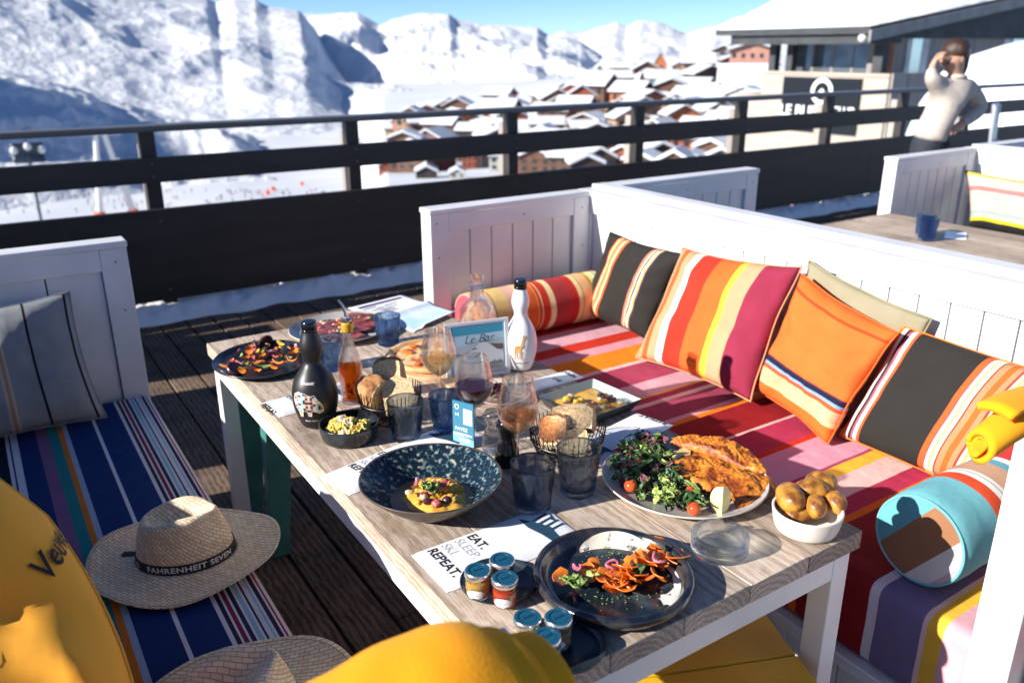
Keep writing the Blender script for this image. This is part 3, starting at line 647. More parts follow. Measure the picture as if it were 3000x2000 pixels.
def sofa(name, label, xf, xb, y0, y1, base, side, zs=.28, z1=1.05, far=True, near=True, pw=.098):
    """U shaped bench: xf = front edge, xb = inner face of the back wall, side=+1 back wall on the right"""
    root = thing(name, label, 'bench', ((xf+xb)/2, (y0+y1)/2, 0)); off = Vector(((xf+xb)/2, (y0+y1)/2, 0))
    bw = (xb, xb+.07) if side > 0 else (xb-.07, xb)
    wall(root, off, 'y', y0-(.08 if near else 0), y1+(.08 if far else 0), bw[0], bw[1], .02, z1, 'back_wall')
    xa, xz = (xf-.055, xb-.002) if side > 0 else (xb+.002, xf+.012)
    if far: wall(root, off, 'x', xa, xz, y1, y1+.08, .02, z1-.0015, pw=pw)
    if near: wall(root, off, 'x', xa, xz, y0-.08, y0, .02, z1-.0015)
    xs = sorted((xf-(.012 if side > 0 else -.0), xb-.003*side)); m = MB()
    m.box(xs[0]-.012*(side > 0), xs[1]+.012*(side < 0), y0+.002, y1-.002, zs-.035, zs-.002); m.box(xs[0], xs[1], y0+.002, y1-.002, .02, .07)
    n = round((y1-y0)/.148); wd = (y1-y0-.004)/n
    for k in range(n):
        m.box(xs[0]+(.01 if side > 0 else .3), xs[1]-(.3 if side > 0 else .01), y0+.002+k*wd+.0015, y0+.002+(k+1)*wd-.0015, .072, zs-.037)
    m.build('seat_base', WHITE, root, off, bevel=.003)
    for ya_ in ([y1] if far else []):
        lo_, hi_ = sorted((xa, xz))
        for sx2, sz2 in ((.03, -.06), (.035, -.20), (.45, -.065), (-.04, -.07), (-.035, -.24)):
            m = MB(); m.lathe([(0, .0012), (.0035, .0008), (.0038, 0)], 10, 0, T((lo_ if sx2 > 0 else hi_)+sx2, ya_-.0002, z1+sz2) @ Rx(pi/2)); m.build('screw', BOLTM, root, off)
    return root
sofa('bench_sofa', 'white panelled bench sofa with red striped seat along its long back wall', 1.56, 2.31, .635, 2.9, 0, 1)
sofa('bench_sofa', 'white panelled bench sofa at the left edge under the navy striped seat', .39, -.62, .635, 2.99, 0, -1, pw=.165)
sofa('bench_sofa', 'white bench sofa whose low arm shows beyond the striped back wall', 3.40, 2.46, .7, 2.90, 0, -1, z1=1.066)
sofa('bench_sofa', 'white bench sofa farthest right with pastel cushion against its back wall', 4.56, 5.34, .7, 2.83, 0, 1)
sofa('bench_sofa', 'white bench sofa showing only its cap beyond the pastel cushion', 6.5, 5.50, .7, 2.83, 0, -1, z1=1.062)
# ------------------------------------------------------------------ seat cushions
H = srgb
RED, CRIM, PK, OR, YE, DR, PP = H('#c4331e'), H('#a63352'), H('#d3a3ad'), H('#e8851c'), H('#eeb53c'), H('#8c1a20'), H('#e5bdb4')
red_st = [(.60, H('#c98690')), (.655, PK), (.71, YE), (.744, PP), (.757, H('#78688c')), (.866, H('#d9cdd2')), (.885, DR), (1.075, H('#e06a1c')), (1.098, H('#b33350')), (1.155, PP), (1.235, YE),
          (1.285, H('#b04468')), (1.30, H('#d49aac')), (1.44, RED), (1.456, CRIM), (1.571, PP), (1.59, DR), (1.735, H('#e07a1c')), (1.769, PK), (1.789, H('#9a4058')), (1.909, PP), (1.93, CRIM), (1.963, YE),
          (1.978, PK), (2.081, H('#a8405a')), (2.236, PP), (2.253, OR), (2.395, H('#d898a4')), (2.47, RED), (2.545, PK), (2.696, RED)]
red_st = red_st[:31]+[(2.757, H('#9d5a6c'))]
SEATR = stripes('red_striped_canvas', red_st, 'Object', 1, 0, 3, wob=.01)
def cushion(name, mt, x0, x1, y0, y1, z0, z1, label, bev=.035, seed=0, fr=None):
    m = MB(); cx, cy = (x0+x1)/2, (y0+y1)/2
    nx, ny = 14, 34
    m.box(x0, x1, y0, y1, z0, z1)
    o = m.build(name, mt, off=(0, 0, 0), sharp=0)
    me = o.data; bm = bmesh.new(); bm.from_mesh(me)
    bmesh.ops.bevel(bm, geom=[e for e in bm.edges], offset=bev, segments=5, affect='EDGES', profile=.6)
    bm.to_mesh(me); bm.free()
    for p in me.polygons: p.use_smooth = True
    return tag(o, label, 'seat cushion')
cushion('seat_cushion', SEATR, 1.555, 2.305, .64, 2.895, .282, .50, 'long seat cushion in red, pink and orange cross stripes right of the table')
NV, LB, WHT = H('#0c3068'), H('#8fb6cc'), H('#d2d2da')
blue_st = [(-.42, NV), (-.08, H('#101a2c')), (-.057, WHT), (-.050, NV), (-.046, WHT), (-.028, NV), (.024, H('#7a5a80')), (.058, H('#1c7a80')), (.086, H('#c8701e')), (.102, H('#98a8c0')), (.114, NV), (.192, WHT), (.200, NV), (.275, WHT), (.283, H('#2a2540')), (.291, WHT),
           (.298, H('#7d2348')), (.305, WHT), (.312, H('#2a2540')), (.320, WHT), (.327, LB), (.334, WHT), (.339, H('#2a2540')), (.346, WHT), (.352, LB), (.359, WHT), (.364, H('#2a2540')), (.371, WHT), (.377, H('#8d2348')), (.384, WHT), (.40, NV)]
SEATB = stripes('navy_striped_canvas', blue_st, 'Object', 0, -.6, .6, wob=.0)
cushion('seat_cushion', SEATB, -.61, .398, .64, 2.985, .282, .50, 'long navy seat cushion with fine white and pale blue edge stripes on the left')
CHAR = cloth('charcoal_canvas', (.035, .034, .036))
cushion('seat_cushion', stripes('faded_pink_canvas', [(0, H('#cdb8ae')), (.5, H('#d8c8c0'))], 'Object', 1, 0, 3), 2.47, 3.40, .71, 2.89, .282, .47, 'pale seat cushion hidden behind the double back wall')
cushion('seat_cushion', CHAR, 4.555, 5.335, .71, 2.82, .282, .47, 'charcoal seat cushion under the pastel striped cushion at the right')
# ------------------------------------------------------------------ tables
def table(name, label, x0, x1, y0, y1, z=.75):
    root = thing(name, label, 'table', ((x0+x1)/2, (y0+y1)/2, 0)); off = Vector(((x0+x1)/2, (y0+y1)/2, 0))
    n = 5; wd = (x1-x0)/n
    for k in range(n):
        m = MB(); m.box(-wd/2+.0009, wd/2-.0009, -(y1-y0)/2, (y1-y0)/2, -.02, .02); o = m.build('plank', WOODT, root, bevel=.0018)
        o.location = (-(x1-x0)/2+wd*(k+.5), 0, z-.02)
    for s, (a, b) in (('x', (y0+.012, y0+.062)), ('x', (y1-.062, y1-.012))):
        m = MB(); m.box(x0+.0625, x1-.0625, a, b, z-.100, z-.043); m.build('frame_rail', WHITE2, root, off, bevel=.002)
    for a, b in ((x0+.012, x0+.062), (x1-.062, x1-.012)):
        m = MB(); m.box(a, b, y0+.0625, y1-.0625, z-.1005, z-.0425); m.build('frame_rail', WHITE2, root, off, bevel=.002)
        for c, d in ((y0+.012, y0+.062), (y1-.062, y1-.012)):
            m = MB(); m.box(a, b, c, d, .0, z-.042); m.build('leg', WHITE2, root, off, bevel=.002)
    return root
table('dining_table', 'long laid table with weathered grey plank top and white metal frame', .548, 1.352, .805, 2.662)
table('dining_table', 'second weathered plank table standing beyond the white back walls', 3.60, 4.40, .85, 2.77)
# small painted stools pushed under the table
def stool(label, mt, cx, cy, rz, w_=.34, d=.28, h=.45, ltop=True, parts=True):
    root = thing('stool', label, 'stool', (cx, cy, 0), rz)
    m = MB()
    m.box(-w_/2, w_/2, -d/2, d/2, h-.032, h); m.build('seat', mt, root, bevel=.004)
    for sx in (-1, 1):
        for sy in (-1, 1):
            m = MB(); xt, yt = sx*(w_/2-.05), sy*(d/2-.045); xb, yb = sx*(w_/2-.012), sy*(d/2-.01); q = .034
            m.hexa([(xb-.014, yb-.014, 0), (xb+.014, yb-.014, 0), (xb+.014, yb+.014, 0), (xb-.014, yb+.014, 0), (xt-q, yt-q*.7, h-.034), (xt+q, yt-q*.7, h-.034), (xt+q, yt+q*.7, h-.034), (xt-q, yt+q*.7, h-.034)])
            m.build('leg', mt, root, bevel=.003, sharp=30)
    return root
TEAL = noisy('teal_paint', (.035, .16, .155), (.055, .23, .21), 9, .5, 6, .0006, 40); YEL = noisy('yellow_paint', (.62, .36, .01), (.78, .47, .02), 5, .5, 8, .0012, 40, stretch=(1, 1, 1))
root = thing('stool', 'teal painted bench under the far end of the table', 'stool', (.86, 2.64, 0)); off = Vector((.86, 2.64, 0))
m = MB(); m.box(.66, 1.1, 2.46, 2.82, .515, .55); m.build('seat', TEAL, root, off, bevel=.004)
for sx, sy in ((0, 0), (1, 0), (0, 1), (1, 1)):
    xb, yb = (.655, .985)[sx], (2.50, 2.80)[sy]; m = MB()
    m.hexa([(xb-.02, yb-.02, 0), (xb+.04, yb-.02, 0), (xb+.04, yb+.02, 0), (xb-.02, yb+.02, 0), (xb-.03+.03*(1-sx), yb-.03, .512), (xb+.09-.03*sx, yb-.03, .512), (xb+.09-.03*sx, yb+.03, .512), (xb-.03+.03*(1-sx), yb+.03, .512)])
    m.build('leg', TEAL, root, off, bevel=.003)
root = thing('stool', 'yellow painted plank bench under the near end of the table', 'stool', (1.02, .88, 0), rad(-22))
m = MB()
for k in range(3): m.box(-.24, .24, -.22+k*.148, -.22+(k+1)*.148-.004, .415, .45)
m.build('seat', YEL, root, bevel=.003)
for sx in (-1, 1):
    for sy in (-1, 1):
        m = MB(); x, y = sx*.19, sy*.18; m.hexa([(x-.02, y-.02, 0), (x+.02, y-.02, 0), (x+.02, y+.02, 0), (x-.02, y+.02, 0), (x-.035, y-.03, .413), (x+.035, y-.03, .413), (x+.035, y+.03, .413), (x-.035, y+.03, .413)]); m.build('leg', YEL, root, bevel=.003)
# unseen boxes added out of frame to cast shade bands on the deck
for k, (y0, y1) in enumerate(((3.56, 4.44), (4.69, 5.36))):
    m = MB(); m.box(-1.35, -.95, y0, y1, .02, 1.1); m.box(-1.37, -.93, y0-.02, y1+.02, 1.102, 1.13)
    solo(m, 'planter_box', GREYW, ['grey timber planter box standing left of the frame, nearer one', 'grey timber planter box standing left of the frame by the rail'][k], 'planter', bevel=.004)
# ------------------------------------------------------------------ cushions
def V3(*a): return Vector(a)
def pillow(c00, c10, c11, c01, th, n=40, pinch=.07, seed=0, flip=1, wr=.35, sag=0.0):
    """plump cushion spanned by four corners (bottom left, bottom right, top right, top left)"""
    c00, c10, c11, c01 = map(Vector, (c00, c10, c11, c01))
    nrm = ((c10-c00)+(c11-c01)).cross((c01-c00)+(c11-c10)).normalized()*flip
    W = ((c10-c00).length+(c11-c01).length)/2
    def P(u, v, side):
        a, b = 2*u-1, 2*v-1
        ui = u-(a*pinch*(1-b*b))*.5; vi = v-(b*pinch*(1-a*a))*.5
        p = c00*(1-ui)*(1-vi)+c10*ui*(1-vi)+c11*ui*vi+c01*(1-ui)*vi
        e = max(0, (1-abs(a)**2.6))*max(0, (1-abs(b)**2.6)); t = th*e**.46
        q = Vector((u*3, v*3, seed*5.3))
        ang = math.atan2(b, a); rad_ = math.hypot(a, b)
        fold = noise.noise(Vector((cos(ang)*2.6, sin(ang)*2.6, seed+rad_*.6)))*max(0, rad_-.25)
        big = noise.noise(q*.8)
        t *= 1+wr*fold*.9+.18*big
        t += th*.16*wr*sin(ang*9+seed*2+3*big)*max(0, rad_-.5)*(e**.3)
        t += th*.16*wr*1.5*(noise.ridged_multi_fractal(Vector((u*2.2+seed, v*2.2+.7*u, seed)), .8, 2.1, 4, 1.0, 2.0)-1.0)*min(1, e*3)
        p = p+nrm*(t*side)
        if side == 0 or e == 0: p += nrm*.004*sin(12*(u+v)+seed)
        return p
    m = MB(); m.grid(lambda u, v: P(u, v, 1), n, n, 0); m.grid(lambda u, v: P(1-u, v, -1), n, n, 0)
    k = (n+1)**2                                    # keep uv of the back the same way round
    for i, f in enumerate(m.f):
        if i >= n*n: m.uv[i] = [(1-a, b) for a, b in m.uv[i]]
    return m, nrm
def cushion4(name, mt, label, c, th, seed, extra=None, flip=1, group=None, pipe=None, **k):
    m, nrm = pillow(*c, th, seed=seed, flip=flip, **k); o0 = sum((Vector(q) for q in c), Vector())/4; o0.z = min(q[2] for q in c)
    from mathutils.bvhtree import BVHTree
    global LASTBVH; LASTBVH = BVHTree.FromPolygons([v.copy() for v in m.v], m.f)
    o = m.build(name, mt, off=o0, weld=True, sharp=0); o.location = o0; tag(o, label, 'cushion', group)
    n = 40; loop = [m.v[i] for i in range(n+1)]+[m.v[j*(n+1)+n] for j in range(1, n+1)]+[m.v[n*(n+1)+i] for i in range(n-1, -1, -1)]+[m.v[j*(n+1)] for j in range(n-1, -1, -1)]
    q = MB(); q.tube([v-o0 for v in loop], .0032, 6)
    q.build('piping', pipe or mt, o, sharp=0)
    return o, nrm
BK, CRM, CO, TAN, SAL = H('#2a2826'), H('#e9cfa8'), H('#dd5a2c'), H('#b98a5e'), H('#e58a58')
blackst = stripes('charcoal_cushion_stripes', [(0, BK), (.17, CO), (.19, CRM), (.205, SAL), (.215, TAN), (.235, CO), (.25, TAN), (.27, CRM), (.29, SAL), (.30, CO), (.325, BK), (.66, H('#e07a6a')), (.69, CRM), (.705, BK), (.725, H('#e8e0d8')), (.745, YE), (.765, H('#4a3f6a')), (.78, BK)], wob=.0)
# left black cushion in the corner
c = (at(1728, 925, z=.515), at(1925, 1005, z=.515), at(2012, 762, X=2.25), at(1795, 692, X=2.27))
c = ((2.19, 2.80, .53), (2.20, 2.36, .53), (2.26, 2.24, .90), (2.27, 2.70, .905))
cushion4('cushion', blackst, 'charcoal cushion with coral and cream stripes, leftmost on the red seat', c, .055, 3)
st2 = stripes('sunset_cushion_stripes', [(0, H('#c9906c')), (.07, CO), (.12, H('#c9926e')), (.20, H('#eceae6')), (.265, H('#c53222')), (.43, H('#e2622a')), (.61, YE), (.66, H('#cf9672')), (.78, H('#8e2c44'))], wob=.012)
c = ((2.03, 2.235, .525), (2.07, 1.70, .525), (2.255, 1.70, .965), (2.24, 2.235, .93))
cushion4('cushion', st2, 'wide striped cushion in red, orange, white and maroon at the middle of the seat', c, .072, 1)
OLV = cloth('olive_linen', (.27, .24, .155), .08)
c = ((2.255, 1.72, .53), (2.26, 1.30, .53), (2.285, 1.255, .90), (2.285, 1.70, .985))
cushion4('cushion', OLV, 'olive linen cushion peeking out behind the plain orange one', c, .03, 6, wr=.6)
st3 = stripes('orange_cushion_stripes', [(0, H('#e8682a')), (.13, H('#eec08a')), (.17, H('#eca883')), (.26, H('#e2552a')), (.29, H('#7d9ac8')), (.315, H('#1a2038')), (.355, H('#6a2a40')), (.365, H('#ea6a2e')), (.90, H('#d8431f')), (.925, H('#e8682c'))], axis=1, wob=.02)
c = ((2.15, 1.75, .53), (2.045, 1.375, .51), (2.19, 1.29, .865), (2.215, 1.665, .955))
cushion4('cushion', st3, 'plain orange cushion with navy and peach bands, right of the striped one', c, .062, 4, wr=.7)
st4 = stripes('charcoal_long_cushion_stripes', [(0, H('#e07a28')), (.02, H('#e8d8d4')), (.045, BK), (.06, H('#9c5568')), (.075, H('#e6c8c4')), (.10, CO), (.115, BK), (.44, CO), (.465, H('#5a3f6a')), (.472, H('#e8d6dc')), (.485, H('#f0d070')), (.50, H('#f0e4cc')), (.512, H('#983a30')), (.522, H('#a8815c')), (.55, H('#e2602a')), (.575, H('#a8815c')), (.60, H('#983a30')), (.61, H('#f0e4cc')), (.622, H('#f0d070')), (.638, H('#e8d6dc')), (.65, H('#5a3f6a')), (.657, CO), (.685, BK)], wob=.0)
c = ((2.12, 1.385, .515), (2.10, .78, .515), (2.27, .70, .84), (2.27, 1.33, .86))
cushion4('cushion', st4, 'long charcoal cushion with narrow orange and tan stripes at the near end', c, .075, 7, pinch=.03, wr=.25)
# far bolster
def enduv(m, y, z, r):
    for i, f in enumerate(m.f): m.uv[i] = [((.8*(m.v[k].y-y)+.6*(m.v[k].z-z))/(2*r)+.5, 0) for k in f]
def bolster(label, stops, x0, x1, y, z, r, ends, seed, name='bolster_cushion'):
    mt = stripes(name+'_stripes', stops, 'UV', 1, 0, 1)
    root = thing(name, label, 'cushion', ((x0+x1)/2, y, z-r)); off = Vector(((x0+x1)/2, y, z-r))
    M = T(x0, y, z) @ Ry(pi/2); L = x1-x0
    def mod(a, i, rr, zz): return 1+.012*sin(5*a+zz*9)+.02*noise.noise(Vector((cos(a)*1.5, sin(a)*1.5, zz*5+seed)))
    prof = [(r*.93, .0), (r*.985, .012), (r, .03)]+[(r*(1+.008*sin(k*1.7)), .03+(L-.06)*k/14) for k in range(1, 14)]+[(r, L-.03), (r*.985, L-.012), (r*.93, L)]
    m = MB(); m.lathe(prof, 56, 0, M, mod); m.build('cover', mt, root, off, sharp=0)
    m = MB(); m.lathe([(0, -.006), (r*.5, -.005), (r*.8, -.002), (r*.93, .0005)], 56, 0, M, mod); enduv(m, y, z, r); m.build('end_panel', ends, root, off, sharp=0)
    m = MB(); m.lathe([(r*.93, L-.0005), (r*.7, L+.004), (0, L+.006)], 56, 0, M, mod); enduv(m, y, z, r); m.build('end_panel', ends, root, off, sharp=0)
    m = MB(); m.tube([M @ Vector((r*.945*cos(2*pi*k/48), r*.945*sin(2*pi*k/48), .002)) for k in range(49)], .0035, 6); m.build('piping', mt, root, off)
PNK = H('#d98a8e')
fe = stripes('bolster_end_red_bands', [(0, H('#ee8c30')), (.38, H('#f0dca8')), (.44, H('#e87a2c')), (.50, H('#f0dca8')), (.60, H('#e0603a')), (.68, H('#d0505c'))], 'UV', 0, 0, 1)
fe2 = stripes('bolster_end_red', [(0, H('#d05a60')), (.5, H('#d8767a'))], 'UV', 0, 0, 1)
bolster('rolled bolster with yellow, orange and crimson bands against the far arm wall', [(0, H('#d8a890')), (.10, H('#7c7058')), (.108, H('#d8b090')), (.17, H('#8c7c58')), (.178, H('#e0c07a')), (.26, H('#dcae9a')), (.33, H('#e6c890')), (.36, H('#e2682a')), (.43, H('#e6c890')), (.437, H('#d24a28')), (.455, H('#e6c890')), (.463, H('#c83a28')), (.51, H('#e8d8a0')), (.545, H('#a83a3c')), (.65, H('#b82e2c')), (.70, H('#e0c890')), (.73, H('#8c9a58')), (.738, H('#e2ae80')), (.80, H('#c8962c')), (.82, H('#e8dca0')), (.87, H('#9aa070')), (.88, H('#e0cc9c')), (.94, H('#c84a50'))],
        1.60, 2.275, 2.79, .607, .108, fe, 1)
te = stripes('bolster_end_teal_tan', [(0, H('#d8c8cc')), (.20, H('#e8e4e0')), (.34, H('#b08660')), (.66, H('#6fb0b8'))], 'UV', 0, 0, 1)
# end of the near bolster: bands across the disc
te = stripes('bolster_end_teal', [(0, H('#b4a2b0')), (.10, H('#cfccca')), (.29, H('#94684a')), (.68, H('#62a4ac'))], 'UV', 0, 0, 1)
bolster('rolled bolster with pale turquoise cover and tan striped end near the white post', [(0, H('#70b2ba')), (.32, H('#d8502a')), (.40, H('#eceae4')), (.44, H('#b9b4b0')), (.45, H('#e8e4dc')), (.47, H('#c0977a')), (.60, H('#5fa0b0')), (.66, H('#e8e4dc')), (.70, H('#c83a38'))],
        1.625, 2.08, .835, .612, .108, te, 5)
# grey cushion on the navy seat
gst = stripes('grey_cushion_stripes', [(0, H('#868a8e')), (.36, H('#8a8e92')), (.50, H('#b0a496')), (.515, H('#a07e62')), (.535, H('#b0a496')), (.55, H('#868a8e')), (.70, H('#16161a')), (.715, H('#868a8e')), (.955, H('#17171b')), (.97, H('#8a8e92'))], wob=.008)
c = ((-.29, 2.78, .515), (.235, 2.80, .515), (.205, 2.93, .915), (-.27, 2.93, .90))
cushion4('cushion', gst, 'grey cushion with thin black and tan stripes against the left arm wall', c, .06, 9, wr=.6)
AMB = cloth('amber_yellow_canvas', (.98, .44, .035), .02)
c = ((-.55, 1.22, .56), (-.045, .93, .55), (.005, 1.50, .885), (-.50, 1.84, 1.08))
yo, ynr = cushion4('cushion', AMB, 'big plump amber yellow cushion in the lower left corner', c, .13, 12, pinch=-.34, wr=.9)
# lettering on the amber cushion
def letter_on(o, bvh, s, size, ctr, ux, uy, nrm, mt, shear=.3, name='lettering', off=.0):
    vs, fs = text_data(s, size, off, shear, 0); m = MB(); out = []
    for v in vs:
        p = Vector(ctr)+Vector(ux)*v.x+Vector(uy)*v.y; hit = bvh.ray_cast(p+Vector(nrm)*.2, -Vector(nrm))[0]
        out.append((hit if hit else p)+Vector(nrm)*.004-o.location)
    m.add(out, fs, 0, None, False); return m.build(name, mt, o, sharp=0)
INK = base('black_print', (.012, .012, .012), .7)[0]
hA, nA, _, _ = LASTBVH.ray_cast(CAM, ray(140, 1650).normalized()); hB, nB, _, _ = LASTBVH.ray_cast(CAM, ray(172, 1570).normalized())
print('LETTER', hA, hB)
if hA and hB:
    E_NRM = (nA+nB).normalized(); E_NRM = E_NRM if E_NRM.dot(CAM-hA) > 0 else -E_NRM; ux = hB-hA; ux = (ux-E_NRM*ux.dot(E_NRM)).normalized(); uy = E_NRM.cross(ux)
    letter_on(yo, LASTBVH, 'Veuve', .058, hB*.35+hA*.65, ux, uy, E_NRM, INK, shear=.35, off=.0008)
# pastel cushion on the farthest bench
pst = stripes('pastel_cushion_stripes', [(0, H('#1c1c1c')), (.10, H('#b8ac20')), (.15, H('#a09c98')), (.22, H('#8a9a94')), (.27, H('#b8a49c')), (.62, H('#c4706c')), (.70, H('#b8a8a0')), (.90, H('#c8a848'))], axis=1)
c = (at(2838, 668, X=5.0), at(3110, 730, X=5.0), at(3105, 545, X=5.22), at(2828, 500, X=5.22))
cushion4('cushion', pst, 'pastel pink and yellow striped cushion at the right edge', c, .07, 8)
ORG = cloth('orange_canvas', H('#e0701c'))
m = MB(); m.box(1.60, 2.0, .06, .50, .52, .62); o = solo(m, 'cushion', ORG, 'orange cushion edge just right of the white post', 'cushion', bevel=.03)
m = MB(); m.box(1.56, 2.30, -.6, .545, .0, .51); solo(m, 'bench_block', GREYW, 'grey bench block behind the white post at the lower right', 'bench', bevel=.005)
# ------------------------------------------------------------------ yellow blankets over the arm walls
FLEECE, nt, b_ = base('golden_fleece', H('#f2a01c'), .95, 0, .1); b_.inputs['Sheen Weight'].default_value = .12; b_.inputs['Sheen Tint'].default_value = (1, .8, .4, 1)
n_ = nd(nt, 'ShaderNodeTexNoise'); n_.inputs['Scale'].default_value = 260; n_.inputs['Detail'].default_value = 4
tcc = nd(nt, 'ShaderNodeTexCoord'); nt.links.new(tcc.outputs['Object'], n_.inputs['Vector']); bump(nt, b_, n_.outputs[0], .0012, .5)
def blanket(label, x0, x1, yc, ztop, hw, layers, seed, drop=.3):
    root = thing('blanket', label, 'blanket', ((x0+x1)/2, yc, ztop-.1)); off = Vector(((x0+x1)/2, yc, ztop-.1))
    for L in range(layers):
        t = L/max(1, layers); w_ = hw-.011*L; zt_ = ztop-.013*L; xe = x1-.066+.022*L+.006*sin(L*2.3)
        def f(u, v):
            s = (u-.5)*2; th_ = .017
            arc = pi/2; L0 = w_*arc; tot = L0+drop; d = abs(s)*tot; sg = 1 if s > 0 else -1
            if d < L0: a = d/w_; y = sg*w_*sin(a); z = -w_*(1-cos(a))
            else: y = sg*(w_+.004*sin(v*14+seed)); z = -w_-(d-L0)
            x = x0+(xe-x0)*v; q = noise.noise(Vector((x*7, s*2.2, seed+L)))
            k = 1+.07*q; z += .007*q+.007*sin(s*2.6+x*9+L)*(abs(s)**.5)+.004*noise.noise(Vector((x*26, s*6, seed)))-.018*max(0, (v-.88)/.12)**2-.16*max(0, .32-x)
            return (x, yc+y*k, zt_+z)
        m = MB(); m.grid(f, 60, 40); o = m.build('fold', FLEECE, root, off, sharp=0, solid=.013, sub=1)
        o.modifiers.move(1, 0)
        md = o.modifiers.new('soft', 'BEVEL'); md.width = .005; md.segments = 3; md.limit_method = 'ANGLE'; md.angle_limit = rad(50)
    return root
blanket('thick golden fleece blanket folded over the near left arm wall', -.42, .418, .575, 1.104, .092, 4, 2)
root = thing('blanket', 'folded golden fleece blanket end resting on the near right arm wall', 'blanket', (1.6, .6, 1.051))
def fl(u, v, k):      # flattened loop of folded fleece running along x, open at its end
    a = 2*pi*u; x = -.31+.63*v+.012*sin(a)+.010*k; hw, hh = .024-.006*k, .013-.003*k
    w2 = 1+.05*noise.noise(Vector((x*8, a, k))); y = hw*cos(a)*w2; z = hh*(1 if sin(a) > 0 else .8)*abs(sin(a))**.8*(1 if sin(a) > 0 else -1)*w2
    drop = .030*max(0, (.16-v)/.16)**1.6
    return (x+.02*cos(a)*(1-v), y+.012*sin(x*9), .014+z-drop+.004*sin(x*23+a))
for k in (0, 1):
    m = MB(); m.grid(lambda u, v: fl(u, v, k), 48, 40); o = m.build('fold', FLEECE, root, sharp=0, solid=(.008, .005)[k], weld=True)
    if k: o.location = (-.01, .004, .0)
m = MB(); m.grid(lambda u, v: (-.27+.56*v, -.026+.052*u, .0310+.006*sin(u*3.1)+.003*sin(v*15)), 14, 24); m.build('fold', FLEECE, root, sharp=0, solid=.012)
# ------------------------------------------------------------------ straw hats
STRAW, nt, b_ = base('woven_straw', (.5, .38, .25), .75, 0, .2)
tc = nd(nt, 'ShaderNodeTexCoord'); mp = nd(nt, 'ShaderNodeMapping'); nt.links.new(tc.outputs['UV'], mp.inputs[0]); mp.inputs['Scale'].default_value = (1, 1, 1)
br = nd(nt, 'ShaderNodeTexBrick'); br.inputs['Scale'].default_value = 1; br.offset = .5; br.inputs['Mortar Size'].default_value = .045; br.inputs['Brick Width'].default_value = 1.0; br.inputs['Row Height'].default_value = .42
mp.inputs['Rotation'].default_value = (0, 0, rad(38)); nt.links.new(mp.outputs[0], br.inputs['Vector'])
br.inputs['Color1'].default_value = (*H('#f4e6cc'), 1); br.inputs['Color2'].default_value = (*H('#e6cfac'), 1); br.inputs['Mortar'].default_value = (*H('#bea27c'), 1)
nn = nd(nt, 'ShaderNodeTexNoise'); nn.inputs['Scale'].default_value = 60; nn.inputs['Detail'].default_value = 5; nt.links.new(tc.outputs['Object'], nn.inputs['Vector'])
mr_ = nd(nt, 'ShaderNodeMapRange'); mr_.inputs['To Min'].default_value = .78; mr_.inputs['To Max'].default_value = 1.2; nt.links.new(nn.outputs[0], mr_.inputs['Value'])
mx = nd(nt, 'ShaderNodeMix', data_type='RGBA', blend_type='MULTIPLY'); mx.inputs[0].default_value = 1; nt.links.new(br.outputs[0], mx.inputs[6]); nt.links.new(mr_.outputs[0], mx.inputs[7]); nt.links.new(mx.outputs[2], b_.inputs['Base Color'])
bump(nt, b_, br.outputs['Fac'], .0012, .7).invert = True
BAND = base('black_ribbon', (.012, .012, .014), .6)[0]; BANDT = base('white_ribbon_lettering', (.75, .75, .74), .6)[0]
